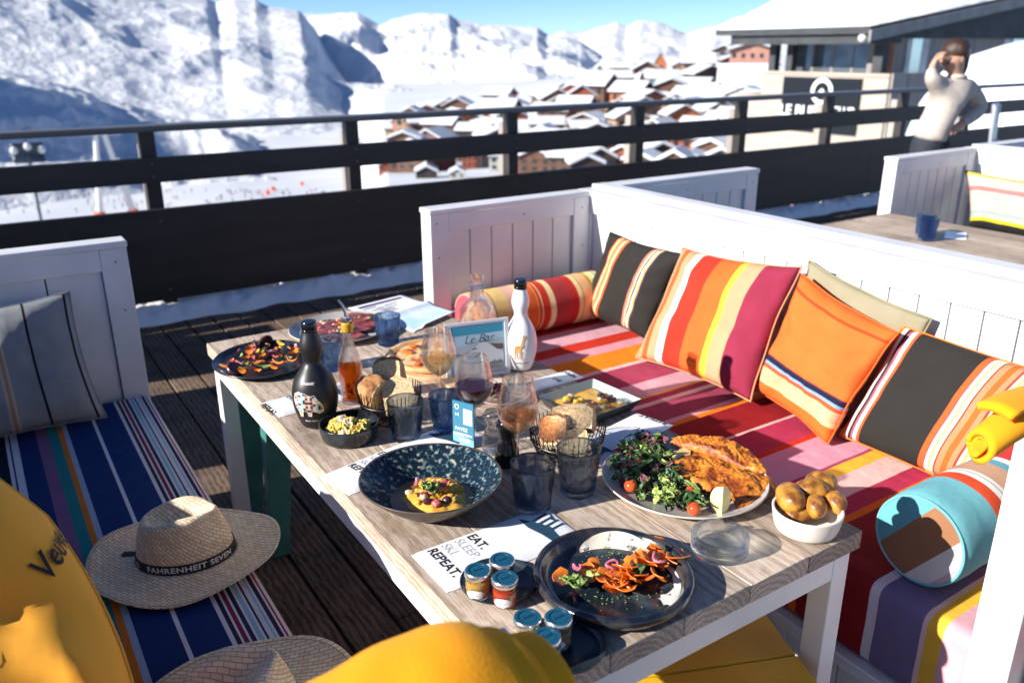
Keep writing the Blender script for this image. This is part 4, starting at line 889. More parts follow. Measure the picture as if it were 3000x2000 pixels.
def hat(label, loc, rz, tilt=(0, 0), scale=1.0, txt=True):
    root = thing('straw_hat', label, 'hat', loc, rz); root.rotation_euler = (tilt[0], tilt[1], rz)
    A, B, Hh = .112*scale, .088*scale, .118*scale; RB = .208*scale
    def crown(a, t, h):          # t 0 base .. 1 top edge
        k = 1-.20*t**1.6; front = max(0, cos(a))
        x = A*k*cos(a)*(1-.10*front*t); y = B*k*sin(a)*(1-.30*front**2*t)
        y -= 0; return x, y
    def dent(x, y):              # teardrop crease in the crown
        e = ((x+.004)/(.080*scale))**2+(y/(.040*scale*(1-.45*max(-1, min(1, x/(.09*scale))))))**2
        return -.034*scale*math.exp(-e*1.3)
    m = MB(); NA, nT = 72, 10
    def side(u, v):
        a = 2*pi*u; x, y = crown(a, v, Hh); z = Hh*(.86*v+.14*sin(v*pi/2)); 
        pinch = max(0, cos(a))*(max(0, v-.3))*math.exp(-((abs(sin(a))-.62)/.25)**2)*.017*scale
        y -= math.copysign(pinch, sin(a)); z -= .012*scale*max(0, -cos(a))*v*v
        return (x, y, z+.001)
    m.grid(side, NA, nT, 0)
    def top(u, v):
        a = 2*pi*u; x1, y1 = crown(a, 1, Hh); pz = side(u, 1); q = 1-v
        x, y = pz[0]*q, pz[1]*q; z = pz[2]+.010*scale*(sin(q*pi)**.8 if q < 1 else 0)*1.0+(dent(x, y) if v > 0 else 0)*min(1, v*4)
        return (x, y, z)
    m.grid(top, NA, 12, 0)
    s_ = 1/.020
    for i, f in enumerate(m.f):
        q = []
        for vi in f:
            p = m.v[vi]
            if i < NA*nT: q.append((math.atan2(p.y, p.x)*.1*s_, p.z*s_))
            else: q.append((p.x*s_, p.y*s_))
        if i < NA*nT and max(a for a, _ in q)-min(a for a, _ in q) > 15: q = [(a if a > 0 else a+2*pi*.1*s_, b) for a, b in q]
        m.uv[i] = q
    m.build('crown', STRAW, root, weld=True, sharp=0, sub=1)
    m = MB()
    def brim(u, v):
        a = 2*pi*u; x0, y0 = A*cos(a), B*sin(a); x1, y1 = RB*1.05*cos(a), RB*.98*sin(a)
        z = .002-.014*sin(v*pi)*.3+.020*(v**2)*(cos(2*a+.4))*.55+.004*sin(5*a)*v+.010*v**3
        return (x0+(x1-x0)*v, y0+(y1-y0)*v, z*scale)
    m.grid(brim, 96, 12, 0)
    for i, f in enumerate(m.f): m.uv[i] = [(m.v[k].x*s_, m.v[k].y*s_) for k in f]
    m.build('brim', STRAW, root, weld=True, sharp=0, solid=.0025)
    m = MB(); m.tube([Vector(brim(k/96, .93))+Vector((0, 0, .0022)) for k in range(97)], .0013, 5); m.build('brim_stitching', STRAW, root)
    m = MB(); bh = .026*scale
    def band(u, v):
        p = side(u, .02+.19*v); q = Vector((p[0], p[1], 0)).normalized()*.0022; return (p[0]+q.x, p[1]+q.y, p[2])
    m.grid(band, 96, 2, 0); bo = m.build('ribbon_band', BAND, root, sharp=0, solid=.0008)
    m = MB(); m.hexa([(-.150*scale, .02, .004), (-.108*scale, .014, .004), (-.108*scale, .030, .004), (-.148*scale, .037, .004), (-.150*scale, .02, .0065), (-.108*scale, .014, .0065), (-.108*scale, .030, .0065), (-.148*scale, .037, .0065)]); m.build('ribbon_end', BAND, root)
    if txt:
        vs, fs = text_data('FAHRENHEIT SEVEN', .0195*scale, .0006, 0, 0, 'CENTER', 1.08)
        def wrap(x, y, a0):
            rr = .098*scale; u = (a0+x/rr)/(2*pi); p = side(u % 1, .118); q = Vector((p[0], p[1], 0)).normalized()*.0034
            return (p[0]+q.x, p[1]+q.y, p[2]+y)
        m = MB(); m.add([wrap(v.x, v.y, rad(txt)) for v in vs], fs, 0, None, False)
        m.build('ribbon_lettering', BANDT, bo, sharp=0); m = MB()
        r0, r1 = .0055, .0075; c0 = -.128*scale; ring = []
        for k in range(24):
            t = 2*pi*k/24; ring += [wrap(c0+r0*cos(t), r0*sin(t), rad(txt)), wrap(c0+r1*cos(t), r1*sin(t), rad(txt))]
        m.add(ring, [(2*k, 2*k+1, (2*k+3) % 48, (2*k+2) % 48) for k in range(24)], 0, None, False)
        m.add([wrap(c0-.003, -.001, rad(txt)), wrap(c0, .003, rad(txt)), wrap(c0+.003, -.001, rad(txt)), wrap(c0, -.003, rad(txt))], [(0, 1, 2, 3)], 0, None, False)
        m.build('ribbon_emblem', BANDT, bo, sharp=0)
    return root
hat('straw hat with black lettered ribbon lying on the navy seat, farther one', (.272, 1.845, .512), rad(-20), (rad(0), rad(0)), 1.0, 283)
hat('straw hat cut by the bottom edge behind the golden blanket, nearer one', (.225, 1.235, .512), rad(10), (rad(2), rad(-2)), 1.04, 240)
# ------------------------------------------------------------------ things on the table
def tt(px, py, h=0): return at(px, py, z=TZ+h)
def glz(name, c1, c2, scale, lo, hi, rough=.18, bd=.0004, coat=.3, c3=None):
    m = noisy(name, c1, c2, scale, rough, 10, bd, scale*1.5, lo=lo, hi=hi); m.node_tree.nodes['Principled BSDF'].inputs['Coat Weight'].default_value = coat
    return m
BLKG = glz('black_glaze', (.008, .011, .014), (.03, .04, .05), 30, .4, .7, .22, .0006)
SPECK = noisy('speckled_reactive_glaze', (.008, .017, .028), (.46, .40, .26), 95, .16, 14, .0006, 90, lo=.50, hi=.68)
nt = SPECK.node_tree; r_ = [n for n in nt.nodes if n.type == 'VALTORGB'][0]; e = r_.color_ramp.elements.new(.58); e.color = (.05, .11, .14, 1)
EXTB = glz('brown_black_ringed_clay', (.03, .02, .018), (.10, .075, .06), 14, .35, .65, .4)
CREAM = glz('cream_stoneware', (.52, .46, .40), (.62, .56, .50), 20, .3, .7, .35)
GREYP = glz('grey_stoneware', (.40, .40, .39), (.55, .53, .50), 12, .35, .65, .3)
NAVYP = glz('dark_navy_stoneware', (.010, .016, .024), (.02, .03, .042), 20, .3, .7, .3)
WBOWL = glz('ivory_bowl_glaze', (.66, .60, .53), (.74, .69, .62), 10, .3, .7, .4)
def plate(label, cx, cy, r, mt, h=.018, rimw=.03, name='plate', sx=1, sy=1, rz=0, thick=.004, well=.6, inner=None, z=TZ, group=None):
    prof = [(0, .0), (r*.62, 0), (r*.66, .002), (r*.9, h*.6), (r, h), (r*1.006, h+thick*.5), (r*.995, h+thick), (r*.90, h*.55+thick), (r*well, thick+.001), (0, thick)]
    m = MB(); m.lathe(prof[:7], 72, 0, None, None, False, sx, sy); root = thing(name, label, 'plate', (cx, cy, z+.0005), rz, group)
    m.build('underside', mt, root, sharp=0); m = MB(); m.lathe(prof[6:], 72, 0, None, None, False, sx, sy); m.build('eating_surface', inner or mt, root, sharp=0)
    return root
def bowl(label, cx, cy, r, h, rb, mt, inner, name='bowl', wall_=.005, curve=1.6, rings=False, group=None):
    n = 16; out = [(0, 0), (rb, 0)]+[(rb+(r-rb)*(t/n)**(1/curve)+(.0012*sin(t*3.9) if rings else 0), h*(t/n)) for t in range(1, n+1)]
    inn = [(r-wall_*.3, h+wall_*.35), (r-wall_, h)]+[((rb-wall_)+(r-rb)*(t/n)**(1/curve), max(wall_, h*(t/n))) for t in range(n-1, 0, -1)]+[(0, wall_)]
    root = thing(name, label, 'bowl', (cx, cy, TZ+.0005), 0, group)
    m = MB(); m.lathe(out+inn[:2], 80); m.build('outer_wall', mt, root, sharp=0)
    m = MB(); m.lathe(inn[1:], 80); m.build('inner_glaze', inner, root, sharp=0); return root
def off_(P, r=.05, n=1): return
# materials for food
def food(name, c1, c2, sc_=60, rough=.45, bd=.001, lo=.35, hi=.65, sss=.15, coat=0):
    m = noisy(name, c1, c2, sc_, rough, 6, bd, sc_*2, lo=lo, hi=hi, sss=sss); m.node_tree.nodes['Principled BSDF'].inputs['Coat Weight'].default_value = coat; return m
CARR = food('orange_carrot', (.62, .13, .012), (.86, .27, .03), 50, .28, .0006, coat=.3); ONI = food('pink_pickled_onion', (.55, .10, .18), (.75, .25, .32), 50, .3, .0004, coat=.3)
LEAFG = food('green_leaf', (.05, .12, .02), (.16, .26, .05), 50, .5, .0008); LEAFL = food('pale_green_leaf', (.20, .32, .05), (.42, .48, .16), 60, .5, .0008); LEAFP = food('purple_leaf', (.06, .012, .02), (.20, .06, .08), 60, .45, .0008); LEAFD = food('dark_green_leaf', (.015, .05, .012), (.05, .12, .03), 60, .45, .0008)
BEET = food('purple_beetroot', (.045, .012, .022), (.13, .05, .07), 90, .35, .0006); CHIO = food('pink_beetroot', (.40, .05, .07), (.65, .20, .16), 60, .35, .0006); YEV = food('yellow_vegetable', (.75, .40, .02), (.85, .58, .10), 50, .35, .0006)
CURRY = food('yellow_curry', (.62, .30, .03), (.80, .48, .08), 30, .25, .001, coat=.4); BROTH = food('brown_broth', (.10, .06, .012), (.22, .13, .03), 14, .12, .0006, coat=.5); TOM = food('cherry_tomato_skin', (.55, .05, .012), (.75, .13, .03), 20, .15, .0002, coat=.5)
CRUMB = food('bread_crumb', (.58, .36, .15), (.84, .64, .38), 190, .85, .0010, lo=.40, hi=.56); CRUST = food('bread_crust', (.26, .10, .03), (.58, .30, .12), 25, .75, .001)
SCHN = food('fried_breadcrumbs', (.24, .050, .005), (.66, .22, .02), 30, .5, .004, lo=.42, hi=.60); POT = food('roast_potato_skin', (.17, .055, .010), (.56, .26, .035), 30, .42, .0016, lo=.38, hi=.60, coat=.12); LEM = food('lemon_flesh', (.85, .72, .25), (.9, .82, .45), 40, .35, .001); LEMR = food('lemon_rind', (.8, .55, .05), (.85, .62, .10), 60, .5, .0005)
YOG = base('white_yogurt', (.80, .76, .70), .3)[0]; DRESS = noisy('cream_sauce_on_glaze', (.03, .04, .045), (.62, .54, .42), 40, .25, 12, .0006, lo=.38, hi=.5)
CAUL = food('turmeric_cauliflower', (.62, .42, .05), (.80, .66, .20), 70, .6, .004); BEEF = food('beef_carpaccio', (.16, .025, .025), (.36, .09, .07), 24, .35, .001, coat=.2); CHEESE = food('melted_cheese', (.75, .45, .14), (.88, .66, .32), 30, .4, .002)
NUT = food('pale_nut', (.62, .48, .30), (.78, .66, .48), 50, .5, .0005)
def leaf(m, p, L, W, rg, mi, up=.8):
    M = T(*p) @ Rz(rg.uniform(0, 6.3)) @ Rx(rg.uniform(-up, up)) @ Ry(rg.uniform(-up, up)); c = rg.uniform(-.9, .9); c2 = rg.uniform(.3, 1.1); ph = rg.uniform(0, 6)
    def f(u, v):
        x = (u-.5)*L; wv = W*sin(pi*min(.98, max(.02, u)))**.6*(.5+.1*sin(u*20+ph)); y = (v-.5)*2*wv
        return (x, y, c*x*x/L*1.5+c2*abs(v-.5)*wv*1.5+.12*W*sin(u*14+ph+v*5))
    m.grid(f, 7, 4, mi, M)
def strip(m, p, L, W, th, bend, M0, mi=0):      # curled vegetable strip
    def f(u, v, s):
        a = (u-.5)*bend; R = L/max(.05, bend); wv = W*(.55+.45*sin(pi*u)); return (R*sin(a), (v-.5)*wv, R*(1-cos(a))+s*th)
    M = T(*p) @ M0
    m.grid(lambda u, v: f(u, v, 0), 10, 3, mi, M); m.grid(lambda u, v: f(u, 1-v, 1), 10, 3, mi, M)
    for vv in (0, 1): m.grid(lambda u, v: f(u, vv, v), 10, 1, mi, M)
rg = random.Random(5)
def inplate(rg, R): a = rg.uniform(0, 2*pi); q = R*math.sqrt(rg.random()); return q*cos(a), q*sin(a)
# 1 dark oval plate of roasted vegetables
PC = (.648, 2.375)
plate('dark navy oval plate of roasted vegetables at the far left corner of the table', *PC, .150, NAVYP, h=.016, sx=.98, sy=1.10, rz=rad(-20), well=.86)
vz = TZ+.0055
root = thing('roasted_vegetables', 'orange, yellow and purple roasted vegetables heaped on the dark oval plate', 'food', (*PC, vz))
for k, (px, py) in enumerate([(690, 1083), (755, 1020), (808, 1040), (778, 1005)]):
    p = at(px, py, z=vz+.012); m = MB(); m.lathe([(0, -.004), (.024, -.004), (.026, 0), (.024, .004), (0, .005)], 28, 0, Rz(k) @ Rx([.55, 1.1, .8, 1.2][k]) @ Ry(.3)); o = m.build('beetroot_slice', BEET, root); o.location = (p.x-PC[0], p.y-PC[1], .016)
for k in range(46):
    x, y = inplate(rg, .118); mt = rg.choice([CARR, CARR, YEV, CHIO, CHIO, CARR, LEAFL]); m = MB()
    strip(m, (0, 0, 0), rg.uniform(.022, .05), rg.uniform(.008, .015), .004, rg.uniform(.4, 2.4), Rz(rg.uniform(0, 6)) @ Rx(rg.uniform(-.7, .7))); o = m.build('vegetable_piece', mt, root); o.location = (x, y, rg.uniform(.003, .02))
# 2 pale oval plate of carpaccio
PC = (.962, 2.52)
plate('large pale oval plate of sliced beef at the far end of the table', *PC, .160, CREAM, h=.020, sx=1.12, sy=1.0, rz=rad(8), well=.8, inner=GREYP)
root = thing('beef_carpaccio', 'dark red sliced beef with nuts on the pale oval plate', 'food', (*PC, TZ+.006))
for k in range(9):
    a = k*.9; q = .028+.045*(k % 3)/2*1.0; m = MB(); cx, cy = q*1.6*cos(a)+.01, q*1.1*sin(a)
    m.grid(lambda u, v: ((.015+.04*u)*cos(6.283*v)*(1+.15*sin(5*v*6.28+k))*(1 if u else 0), (.015+.035*u)*sin(6.283*v)*(1+.12*sin(4*v*6.28+k))*(1 if u else 0), .003+.0015*k+.003*noise.noise(Vector((u*3, v*6, k)))), 4, 24)
    o = m.build('beef_slice', BEEF, root, solid=.0015, weld=True); o.location = (cx, cy, 0)
for k in range(34):
    x, y = inplate(rg, .085); m = MB(); mt = rg.choice([NUT, NUT, NUT, CHIO, CARR, LEAFG, LEAFL]); s = rg.uniform(.005, .010)
    m.blob(s, s*.8, s*.5, .2, 2, 2, k); o = m.build('topping_piece', mt, root); o.location = (x*1.4, y, .018+s*.4)
# 4 open paper menu
PAP = base('white_menu_paper', (.80, .80, .82), .7)[0]; PBL = noisy('pale_blue_menu_print', (.42, .66, .80), (.74, .80, .84), 9, .7); PVI = base('violet_menu_ink', (.09, .08, .18), .7)[0]
q = [tt(1020, 905), tt(1178, 866), tt(1343, 917), tt(1212, 975)]; o3 = Vector((q[0]+q[2])/2); o3.z = TZ
root = thing('paper_menu', 'open paper menu with pale blue print at the far corner of the table', 'menu', o3)
def quad(u, v, h=0): p = q[0]*(1-u)*(1-v)+q[1]*u*(1-v)+q[2]*u*v+q[3]*(1-u)*v; return Vector((p.x, p.y, TZ+.002+h+.010*math.exp(-((v-.5)/.07)**2)+.010*max(0, v-.93)/.07*(u > .2)))
m = MB(); m.grid(lambda u, v: quad(u, v), 16, 40); m.build('sheet', PAP, root, o3, sharp=0, solid=.0012)
m = MB(); m.grid(lambda u, v: quad(.05+.9*u, .53+.42*v, .0018), 16, 20); m.build('printed_panel', PBL, root, o3, sharp=0)
m = MB(); m.grid(lambda u, v: quad(.10+.8*u, .05+.06*v, .0018), 12, 2); 
for k in range(16):
    u0 = rg.uniform(.1, .6); v0 = .14+.018*k; m.grid(lambda u, v: quad(u0+rg.uniform(.05, .25)*0+.22*u, v0+.008*v, .0018), 6, 1)
m.build('printed_lines', PVI, root, o3, sharp=0)
# glassware ------------------------------------------------------------
TG = glassmat('smoky_blue_glass', (.60, .72, .88), .35, ior=1.5, trans=(.58, .70, .84)); TGD = glassmat('smoky_grey_glass', (.64, .70, .79), .35, ior=1.5, trans=(.62, .68, .76))
CG = glassmat('clear_glass', (1, 1, 1), .62, ior=1.45, trans=(.985, .99, .99)); CGB = glassmat('pale_blue_thick_glass', (.95, .985, 1), .35, ior=1.45, trans=(.93, .97, .99))
def tumbler(label, p, mt, sc_=1, rz=0, rx=0, grp='smoky glass tumblers'):
    r0, r1, h = .0335*sc_, .0435*sc_, .098*sc_; n = 14
    def mod(a, i, r, z):
        if i > n+1: return 1+.006*cos(7*a)
        return 1+(.030*cos(8*a)*cos(z*95)+.016*cos(16*a+z*60))*(1 if z < h*.80 else .1)
    out = [(0, 0), (r0*.9, 0)]+[(r0+(r1-r0)*(t/n), .003+(h-.003)*t/n) for t in range(n)]
    inn = [(r1, h-.0006), (r1-.0014, h), (r1-.0026, h-.001)]+[(r0+(r1-r0)*t/8-.003, .013+(h-.013)*t/8) for t in range(7, -1, -1)]+[(r0*.6, .012), (0, .011)]
    m = MB(); m.lathe(out+inn, 64, 0, None, mod)
    o = m.build('tumbler', mt, sharp=0, weld=True); o.location = (p.x, p.y, TZ+.0006 if p.z < .8 else p.z); o.rotation_euler = (rx, 0, rz); return tag(o, label, 'glass', grp)
tumbler('smoky blue tumbler beside the paper menu at the far end', tt(1138, 1008), TG, 1.0)
tumbler('smoky blue tumbler hidden between the black bottle and the oil bottle', tt(975, 1080), TG, 1.0, 1)
tumbler('smoky tumbler standing in front of the left bread basket', tt(1192, 1283), TGD, 1.04, 2)
tumbler('dark blue tumbler left of the blue table card', tt(1308, 1258), TG, .98, 3)
tumbler('smoky grey tumbler nearest the speckled bowl', tt(1561, 1488), TGD, 1.08, 4)
tumbler('smoky grey tumbler in front of the right bread basket', tt(1692, 1440), TGD, 1.10, 5)
a = at(2712, 700, z=TZ)
for k, (dx, dy) in enumerate(((-.03, -.02), (.06, .05))): tumbler(['smoky tumbler on the second table, nearer one', 'smoky tumbler on the second table, farther one'][k], Vector((a.x+dx, a.y+dy, TZ)), TG, 1.1, k, grp='tumblers on the second table')
def wineglass(label, p, liquid, level, kind, ztop=.215):
    root = thing('wine_glass', label, 'glass', (p.x, p.y, TZ+.0006)); t = .0009
    prof = [(0, .0035), (.006, .004), (.020, .0022), (.034, .0010), (.0345, .0002), (.030, 0), (0, 0)]
    m = MB(); m.lathe(prof[::-1], 56); m.lathe([(.0055, .0040), (.0038, .010), (.0031, .03), (.0030, .065), (.0036, .080), (.0060, .088), (0, .0895)], 24); m.build('stem', CG, root, sharp=0)
    B = [(0, .088), (.010, .0895), (.024, .100), (.038, .118), (.0455, .137), (.0465, .146), (.0445, .165), (.040, .187), (.0355, .207), (.0345, ztop)]
    I = [(r-t if r > t else 0, z+(.0012 if z < .1 else 0)) for r, z in B]
    m = MB(); m.lathe(B+[(B[-1][0]-t*.5, ztop+.0005)]+I[::-1], 64); m.build('bowl', CG, root, sharp=0, weld=True)
    if liquid:
        L = [(max(0, r-.0004-t) if r > .002 else 0, z+.0018) for r, z in B if z < level]; r_l = [r for r, z in B if z < level][-1]
        nx = [(r, z) for r, z in B if z >= level][0]; pv = [(r, z) for r, z in B if z < level][-1]; rr = pv[0]+(nx[0]-pv[0])*(level-pv[1])/(nx[1]-pv[1])
        L += [(rr-t-.0004, level), (0, level)]; m = MB(); m.lathe(L, 56); m.build('wine', liquid, root, sharp=30, weld=True)
    return root
ROSE = glassmat('rose_wine', (.96, .60, .36), .45, ior=1.33, trans=(.95, .70, .50)); RED_ = base('red_wine', (.035, .003, .006), .05)[0]; WHW = glassmat('white_wine', (.95, .82, .55), .5, ior=1.33, trans=(.95, .85, .62))
wineglass('wine glass of pale wine half hidden behind the framed bar card', tt(1290, 1190), WHW, .135, 0)
wineglass('wine glass filled with dark red wine', tt(1392, 1288), RED_, .145, 1)
wineglass('wine glass with rosé wine behind the grey tumblers', tt(1517, 1373), ROSE, .135, 2, .222)
# clear bottle
p = tt(1400, 1048); root = thing('water_bottle', 'clear round shouldered glass bottle behind the framed bar card', 'bottle', (p.x, p.y, TZ+.0006))
B = [(0, .0), (.052, 0), (.058, .006), (.060, .03), (.060, .125), (.056, .150), (.044, .172), (.028, .186), (.0225, .192), (.0215, .215), (.0225, .235), (.0228, .262)]
m = MB(); m.lathe(B+[(.019, .262)]+[(max(0, r-.005), z+.004) for r, z in B[:-1]][::-1], 64); m.build('glass_body', CG, root, sharp=0, weld=True)
m = MB(); m.lathe([(.0232, .225), (.0242, .228), (.0242, .236), (.0232, .239)], 40, close=True); m.build('neck_ring', CGB, root, sharp=0)
# flask shaped ceramic bottles
def flask(label, p, mt, capm, H_=1.0, K_=1.0):
    root = thing('ceramic_bottle', label, 'bottle', (p.x, p.y, TZ+.0006))
    B = [(0, 0), (.031, 0), (.034, .004), (.042, .030), (.0478, .055), (.0492, .080), (.0475, .105), (.040, .130), (.028, .150), (.0195, .163), (.0178, .172), (.0205, .182), (.0250, .196), (.0265, .208), (.0245, .224), (.0195, .240), (.0168, .250), (.0165, .262), (0, .262)]
    B = [(r*(K_ if z < .165 else 1+(K_-1)*.5), z*H_) for r, z in B]
    m = MB(); m.lathe(B, 64); b = m.build('body', mt, root, sharp=50, sub=1)
    m = MB(); z0 = .246*H_; m.lathe([(.0185, z0), (.0190, z0+.001), (.0190, z0+.007), (.0184, z0+.008), (.0186, z0+.009), (.0186, z0+.026), (.0172, z0+.028), (0, z0+.028)], 40); m.build('cap', capm, root, sharp=40)
    def rad_at(z):
        for (r0_, a_), (r1_, b_) in zip(B, B[1:]):
            if a_ <= z <= b_ and b_ > a_: return r0_+(r1_-r0_)*(z-a_)/(b_-a_)
        return .04
    def wrap(x, y, a0, lift=.0006):
        r = rad_at(y)+lift; th_ = a0+x/(.048*K_); return (r*cos(th_), r*sin(th_), y)
    return root, wrap
def textwrap(root, wrap, s, size, y0, a0, mt, off=0, shear=0, name='lettering', lift=.0008):
    vs, fs = text_data(s, size, off, shear, 0); m = MB(); m.add([wrap(v.x, y0+v.y, a0, lift) for v in vs], fs, 0, None, False); return m.build(name, mt, root, sharp=0)
MBLK = base('matt_black_ceramic', (.013, .013, .014), .42)[0]; GWHT = base('glossy_white_ceramic', (.80, .79, .78), .12)[0]; CAPB = base('black_plastic_cap', (.006, .006, .007), .2)[0]
PW = base('white_print', (.75, .75, .74), .6)[0]; pb_ = tt(931, 1240); fc = math.atan2(CAM.y-pb_.y, CAM.x-pb_.x)
root, wr = flask('matt black ceramic bottle with a colourful patterned hippo print', pb_, MBLK, CAPB, 1.0, 1.17)
textwrap(root, wr, 'ORGANIC', .0085, .128, fc-.35, PW, .0002, .2, lift=.0014); textwrap(root, wr, 'Extra Vernaculae', .0075, .030, fc-.15, PW, .0001, .25, lift=.0016)
# patchwork beast silhouette made of coloured dots on a pale outline
def inside(poly, x, y):
    c = False; j = len(poly)-1
    for i in range(len(poly)):
        if ((poly[i][1] > y) != (poly[j][1] > y)) and (x < (poly[j][0]-poly[i][0])*(y-poly[i][1])/(poly[j][1]-poly[i][1])+poly[i][0]): c = not c
        j = i
    return c
hip = [(-.040, .100), (-.028, .107), (-.010, .104), (.004, .098), (.013, .100), (.018, .092), (.027, .080), (.034, .068), (.033, .056), (.024, .052), (.012, .058), (.006, .060), (.004, .044), (-.004, .044), (-.006, .058), (-.016, .058), (-.020, .042), (-.028, .042), (-.030, .058), (-.037, .066), (-.043, .085)]
cols = [base('print_%s' % n, c, .6)[0] for n, c in (('orange', (.72, .22, .05)), ('sky_blue', (.32, .52, .70)), ('coral', (.65, .12, .10)), ('sand', (.70, .55, .35)), ('mint', (.30, .50, .42)), ('ink', (.02, .02, .03)))]
m = MB(); hc = [wr(x, y, fc-.30, .0008) for x, y in hip]
gx = []; 
for i in range(44):
    for j in range(40):
        x, y = -.045+i*.002, .040+j*.0018
        if inside(hip, x+.001, y+.0009): m.add([wr(x, y, fc-.30, .0012), wr(x+.002, y, fc-.30, .0012), wr(x+.002, y+.0018, fc-.30, .0012), wr(x, y+.0018, fc-.30, .0012)], [(0, 1, 2, 3)], (int(i/3)*7+int(j/3)*3+((i//3)*(j//3)) % 4) % 6 if 56 < j*1.8+42 else 3, None, False)
m.build('patterned_hippo_print', cols, root, sharp=0)
m = MB(); m.tube([wr(x, y, fc-.30, .0012) for x, y in hip+[hip[0]]], .0007, 5); m.build('print_outline', PW, root)
pb_ = tt(1525, 1078); fc = math.atan2(CAM.y-pb_.y, CAM.x-pb_.x)
root, wr = flask('glossy white ceramic bottle with a giraffe print and black cap', pb_, GWHT, CAPB, 1.0)
GIR = base('giraffe_print_tan', (.55, .28, .08), .6)[0]; INK2 = base('grey_print', (.12, .12, .13), .6)[0]
m = MB()
gf_ = [[(-.012, .066), (.006, .066), (.010, .088), (-.010, .086)], [(.004, .078), (.012, .082), (.019, .112), (.014, .113)], [(.012, .111), (.024, .108), (.023, .113), (.016, .119)], [(-.012, .067), (-.009, .067), (-.011, .044), (-.0135, .044)], [(-.006, .066), (-.004, .066), (-.003, .044), (-.005, .044)], [(.002, .066), (.004, .066), (.005, .044), (.003, .044)], [(.005, .068), (.008, .068), (.010, .044), (.008, .044)]]
for q_ in gf_: m.add([wr(x, y, fc-.12, .0014) for x, y in q_], [(0, 1, 2, 3)], 0, None, False)
m.build('giraffe_print', GIR, root, sharp=0)
textwrap(root, wr, 'ORGANIC', .008, .128, fc-.45, INK2, 0, .2, lift=.0014); textwrap(root, wr, 'Giraffa  Camelo', .0075, .032, fc+.1, INK, .0001, .25, lift=.0016)
# chilli oil bottle with pourer
p = tt(1033, 1176); root = thing('oil_bottle', 'clear oil bottle with amber chilli oil and steel pourer', 'bottle', (p.x, p.y, TZ+.0006))
B = [(0, 0), (.027, 0), (.0295, .003), (.0300, .010), (.0295, .03), (.0315, .065), (.0330, .095), (.0310, .115), (.024, .140), (.0165, .165), (.0135, .190), (.0130, .215), (.0145, .218), (.0145, .228)]
m = MB(); m.lathe(B+[(.0115, .228)]+[(max(0, r-.0028), z+(.009 if z < .02 else 0)) for r, z in B[:-2]][::-1], 48); m.build('glass_body', CG, root, sharp=0, weld=True)
OIL = glassmat('amber_chilli_oil', (.85, .32, .03), .45, ior=1.40, trans=(.85, .38, .06))
m = MB(); m.lathe([(0, .0100), (.0265, .0102), (.0262, .03), (.0282, .065), (.0296, .095), (.0292, .104), (0, .104)], 48); m.build('oil', OIL, root, sharp=30, weld=True)
m = MB(); rg2 = random.Random(8)
for k in range(26):
    x, y = inplate(rg2, .023); m.blob(.006, .004, .005, .3, 2, 1, k, 0, T(x, y, rg2.uniform(.014, .055)) @ Rz(k))
m.build('chilli_pieces', food('dried_chilli', (.16, .02, .006), (.40, .10, .02), 50, .4), root)
STEEL = base('brushed_steel', (.62, .61, .59), .28, 1)[0]; GOLD = base('amber_stopper', (.75, .40, .04), .25, .3)[0]
m = MB(); m.lathe([(.0152, .200), (.0156, .203), (.0156, .222), (.0150, .2285)], 32, close=True); m.build('neck_collar', GOLD, root, sharp=0)
m = MB(); m.lathe([(0, .2285), (.0135, .2287), (.0135, .234), (.006, .238), (.005, .242), (0, .242)], 24); l = -CR*.012; m.tube([(0, 0, .236), (l.x*.1, l.y*.1, .252), (l.x*.7, l.y*.7, .272), (l.x*1.5, l.y*1.5, .286)], [.0052, .0048, .0040, .0032], 12); m.build('pourer', STEEL, root, sharp=40)
# wire baskets with bread
WIRE = base('black_wire', (.012, .012, .012), .4, .3)[0]
def basket(label, p, r1, h, r0=.052):
    root = thing('bread_basket', label, 'basket', (p.x, p.y, TZ+.0006)); m = MB(); n = 46
    def rr(t): return r0+(r1-r0)*sin(t*pi/2)**.8
    for k in range(n):
        a = 2*pi*k/n; m.tube([(rr(t)*cos(a), rr(t)*sin(a), .003+h*t) for t in (0, .12, .3, .5, .75, 1.0)], .00115, 5)
    for t in (0.0, .28, .62): m.tube([(rr(t)*cos(2*pi*j/40)*1.01, rr(t)*sin(2*pi*j/40)*1.01, .003+h*t) for j in range(41)], .0016, 6)
    for k in range(6):
        a = pi*k/6; m.tube([(r0*cos(a), r0*sin(a), .003), (-r0*cos(a), -r0*sin(a), .003)], .0013, 5)
    m.build('wire_cage', WIRE, root); return root
b1 = tt(1145, 1226); basket('round black wire basket of sliced bread, left one', b1, .082, .085)
b2 = tt(1660, 1345); basket('round black wire basket of sliced bread, right one', b2, .088, .085)
def bread(label, p, rot, s, seed, cut=True):
    """hand cut chunk: flat crumb faces in front, domed crust behind"""
    m = MB(); rx, ry, rz_ = s
    def cl(v, lim, q): return lim+.0012*noise.noise(q*260) if v > lim else v
    def fn(q):
        q = q.copy()*1.25
        if cut: q.x = cl(q.x, rx*.42, q); q.y = cl(q.y, ry*.80, q); q.y = -cl(-q.y, ry*.86, q); q.z = -cl(-q.z, rz_*.72, q)
        else: q.y = -cl(-q.y, ry*.35, q)
        return q
    m.blob(rx, ry, rz_, .16, 1.8, 5, seed, 0, None, fn)
    for i, f in enumerate(m.f):
        c = sum((m.v[k] for k in f), Vector())/3
        if cut and (c.x > rx*.42-.002 or c.y > ry*.80-.002 or c.y < -ry*.86+.002): m.m[i] = 1
        if not cut and c.y < -ry*.35+.002: m.m[i] = 1
    o = m.build('bread_slice', [CRUST, CRUMB], sharp=28); o.location = p; o.rotation_euler = rot; return tag(o, label, 'bread')
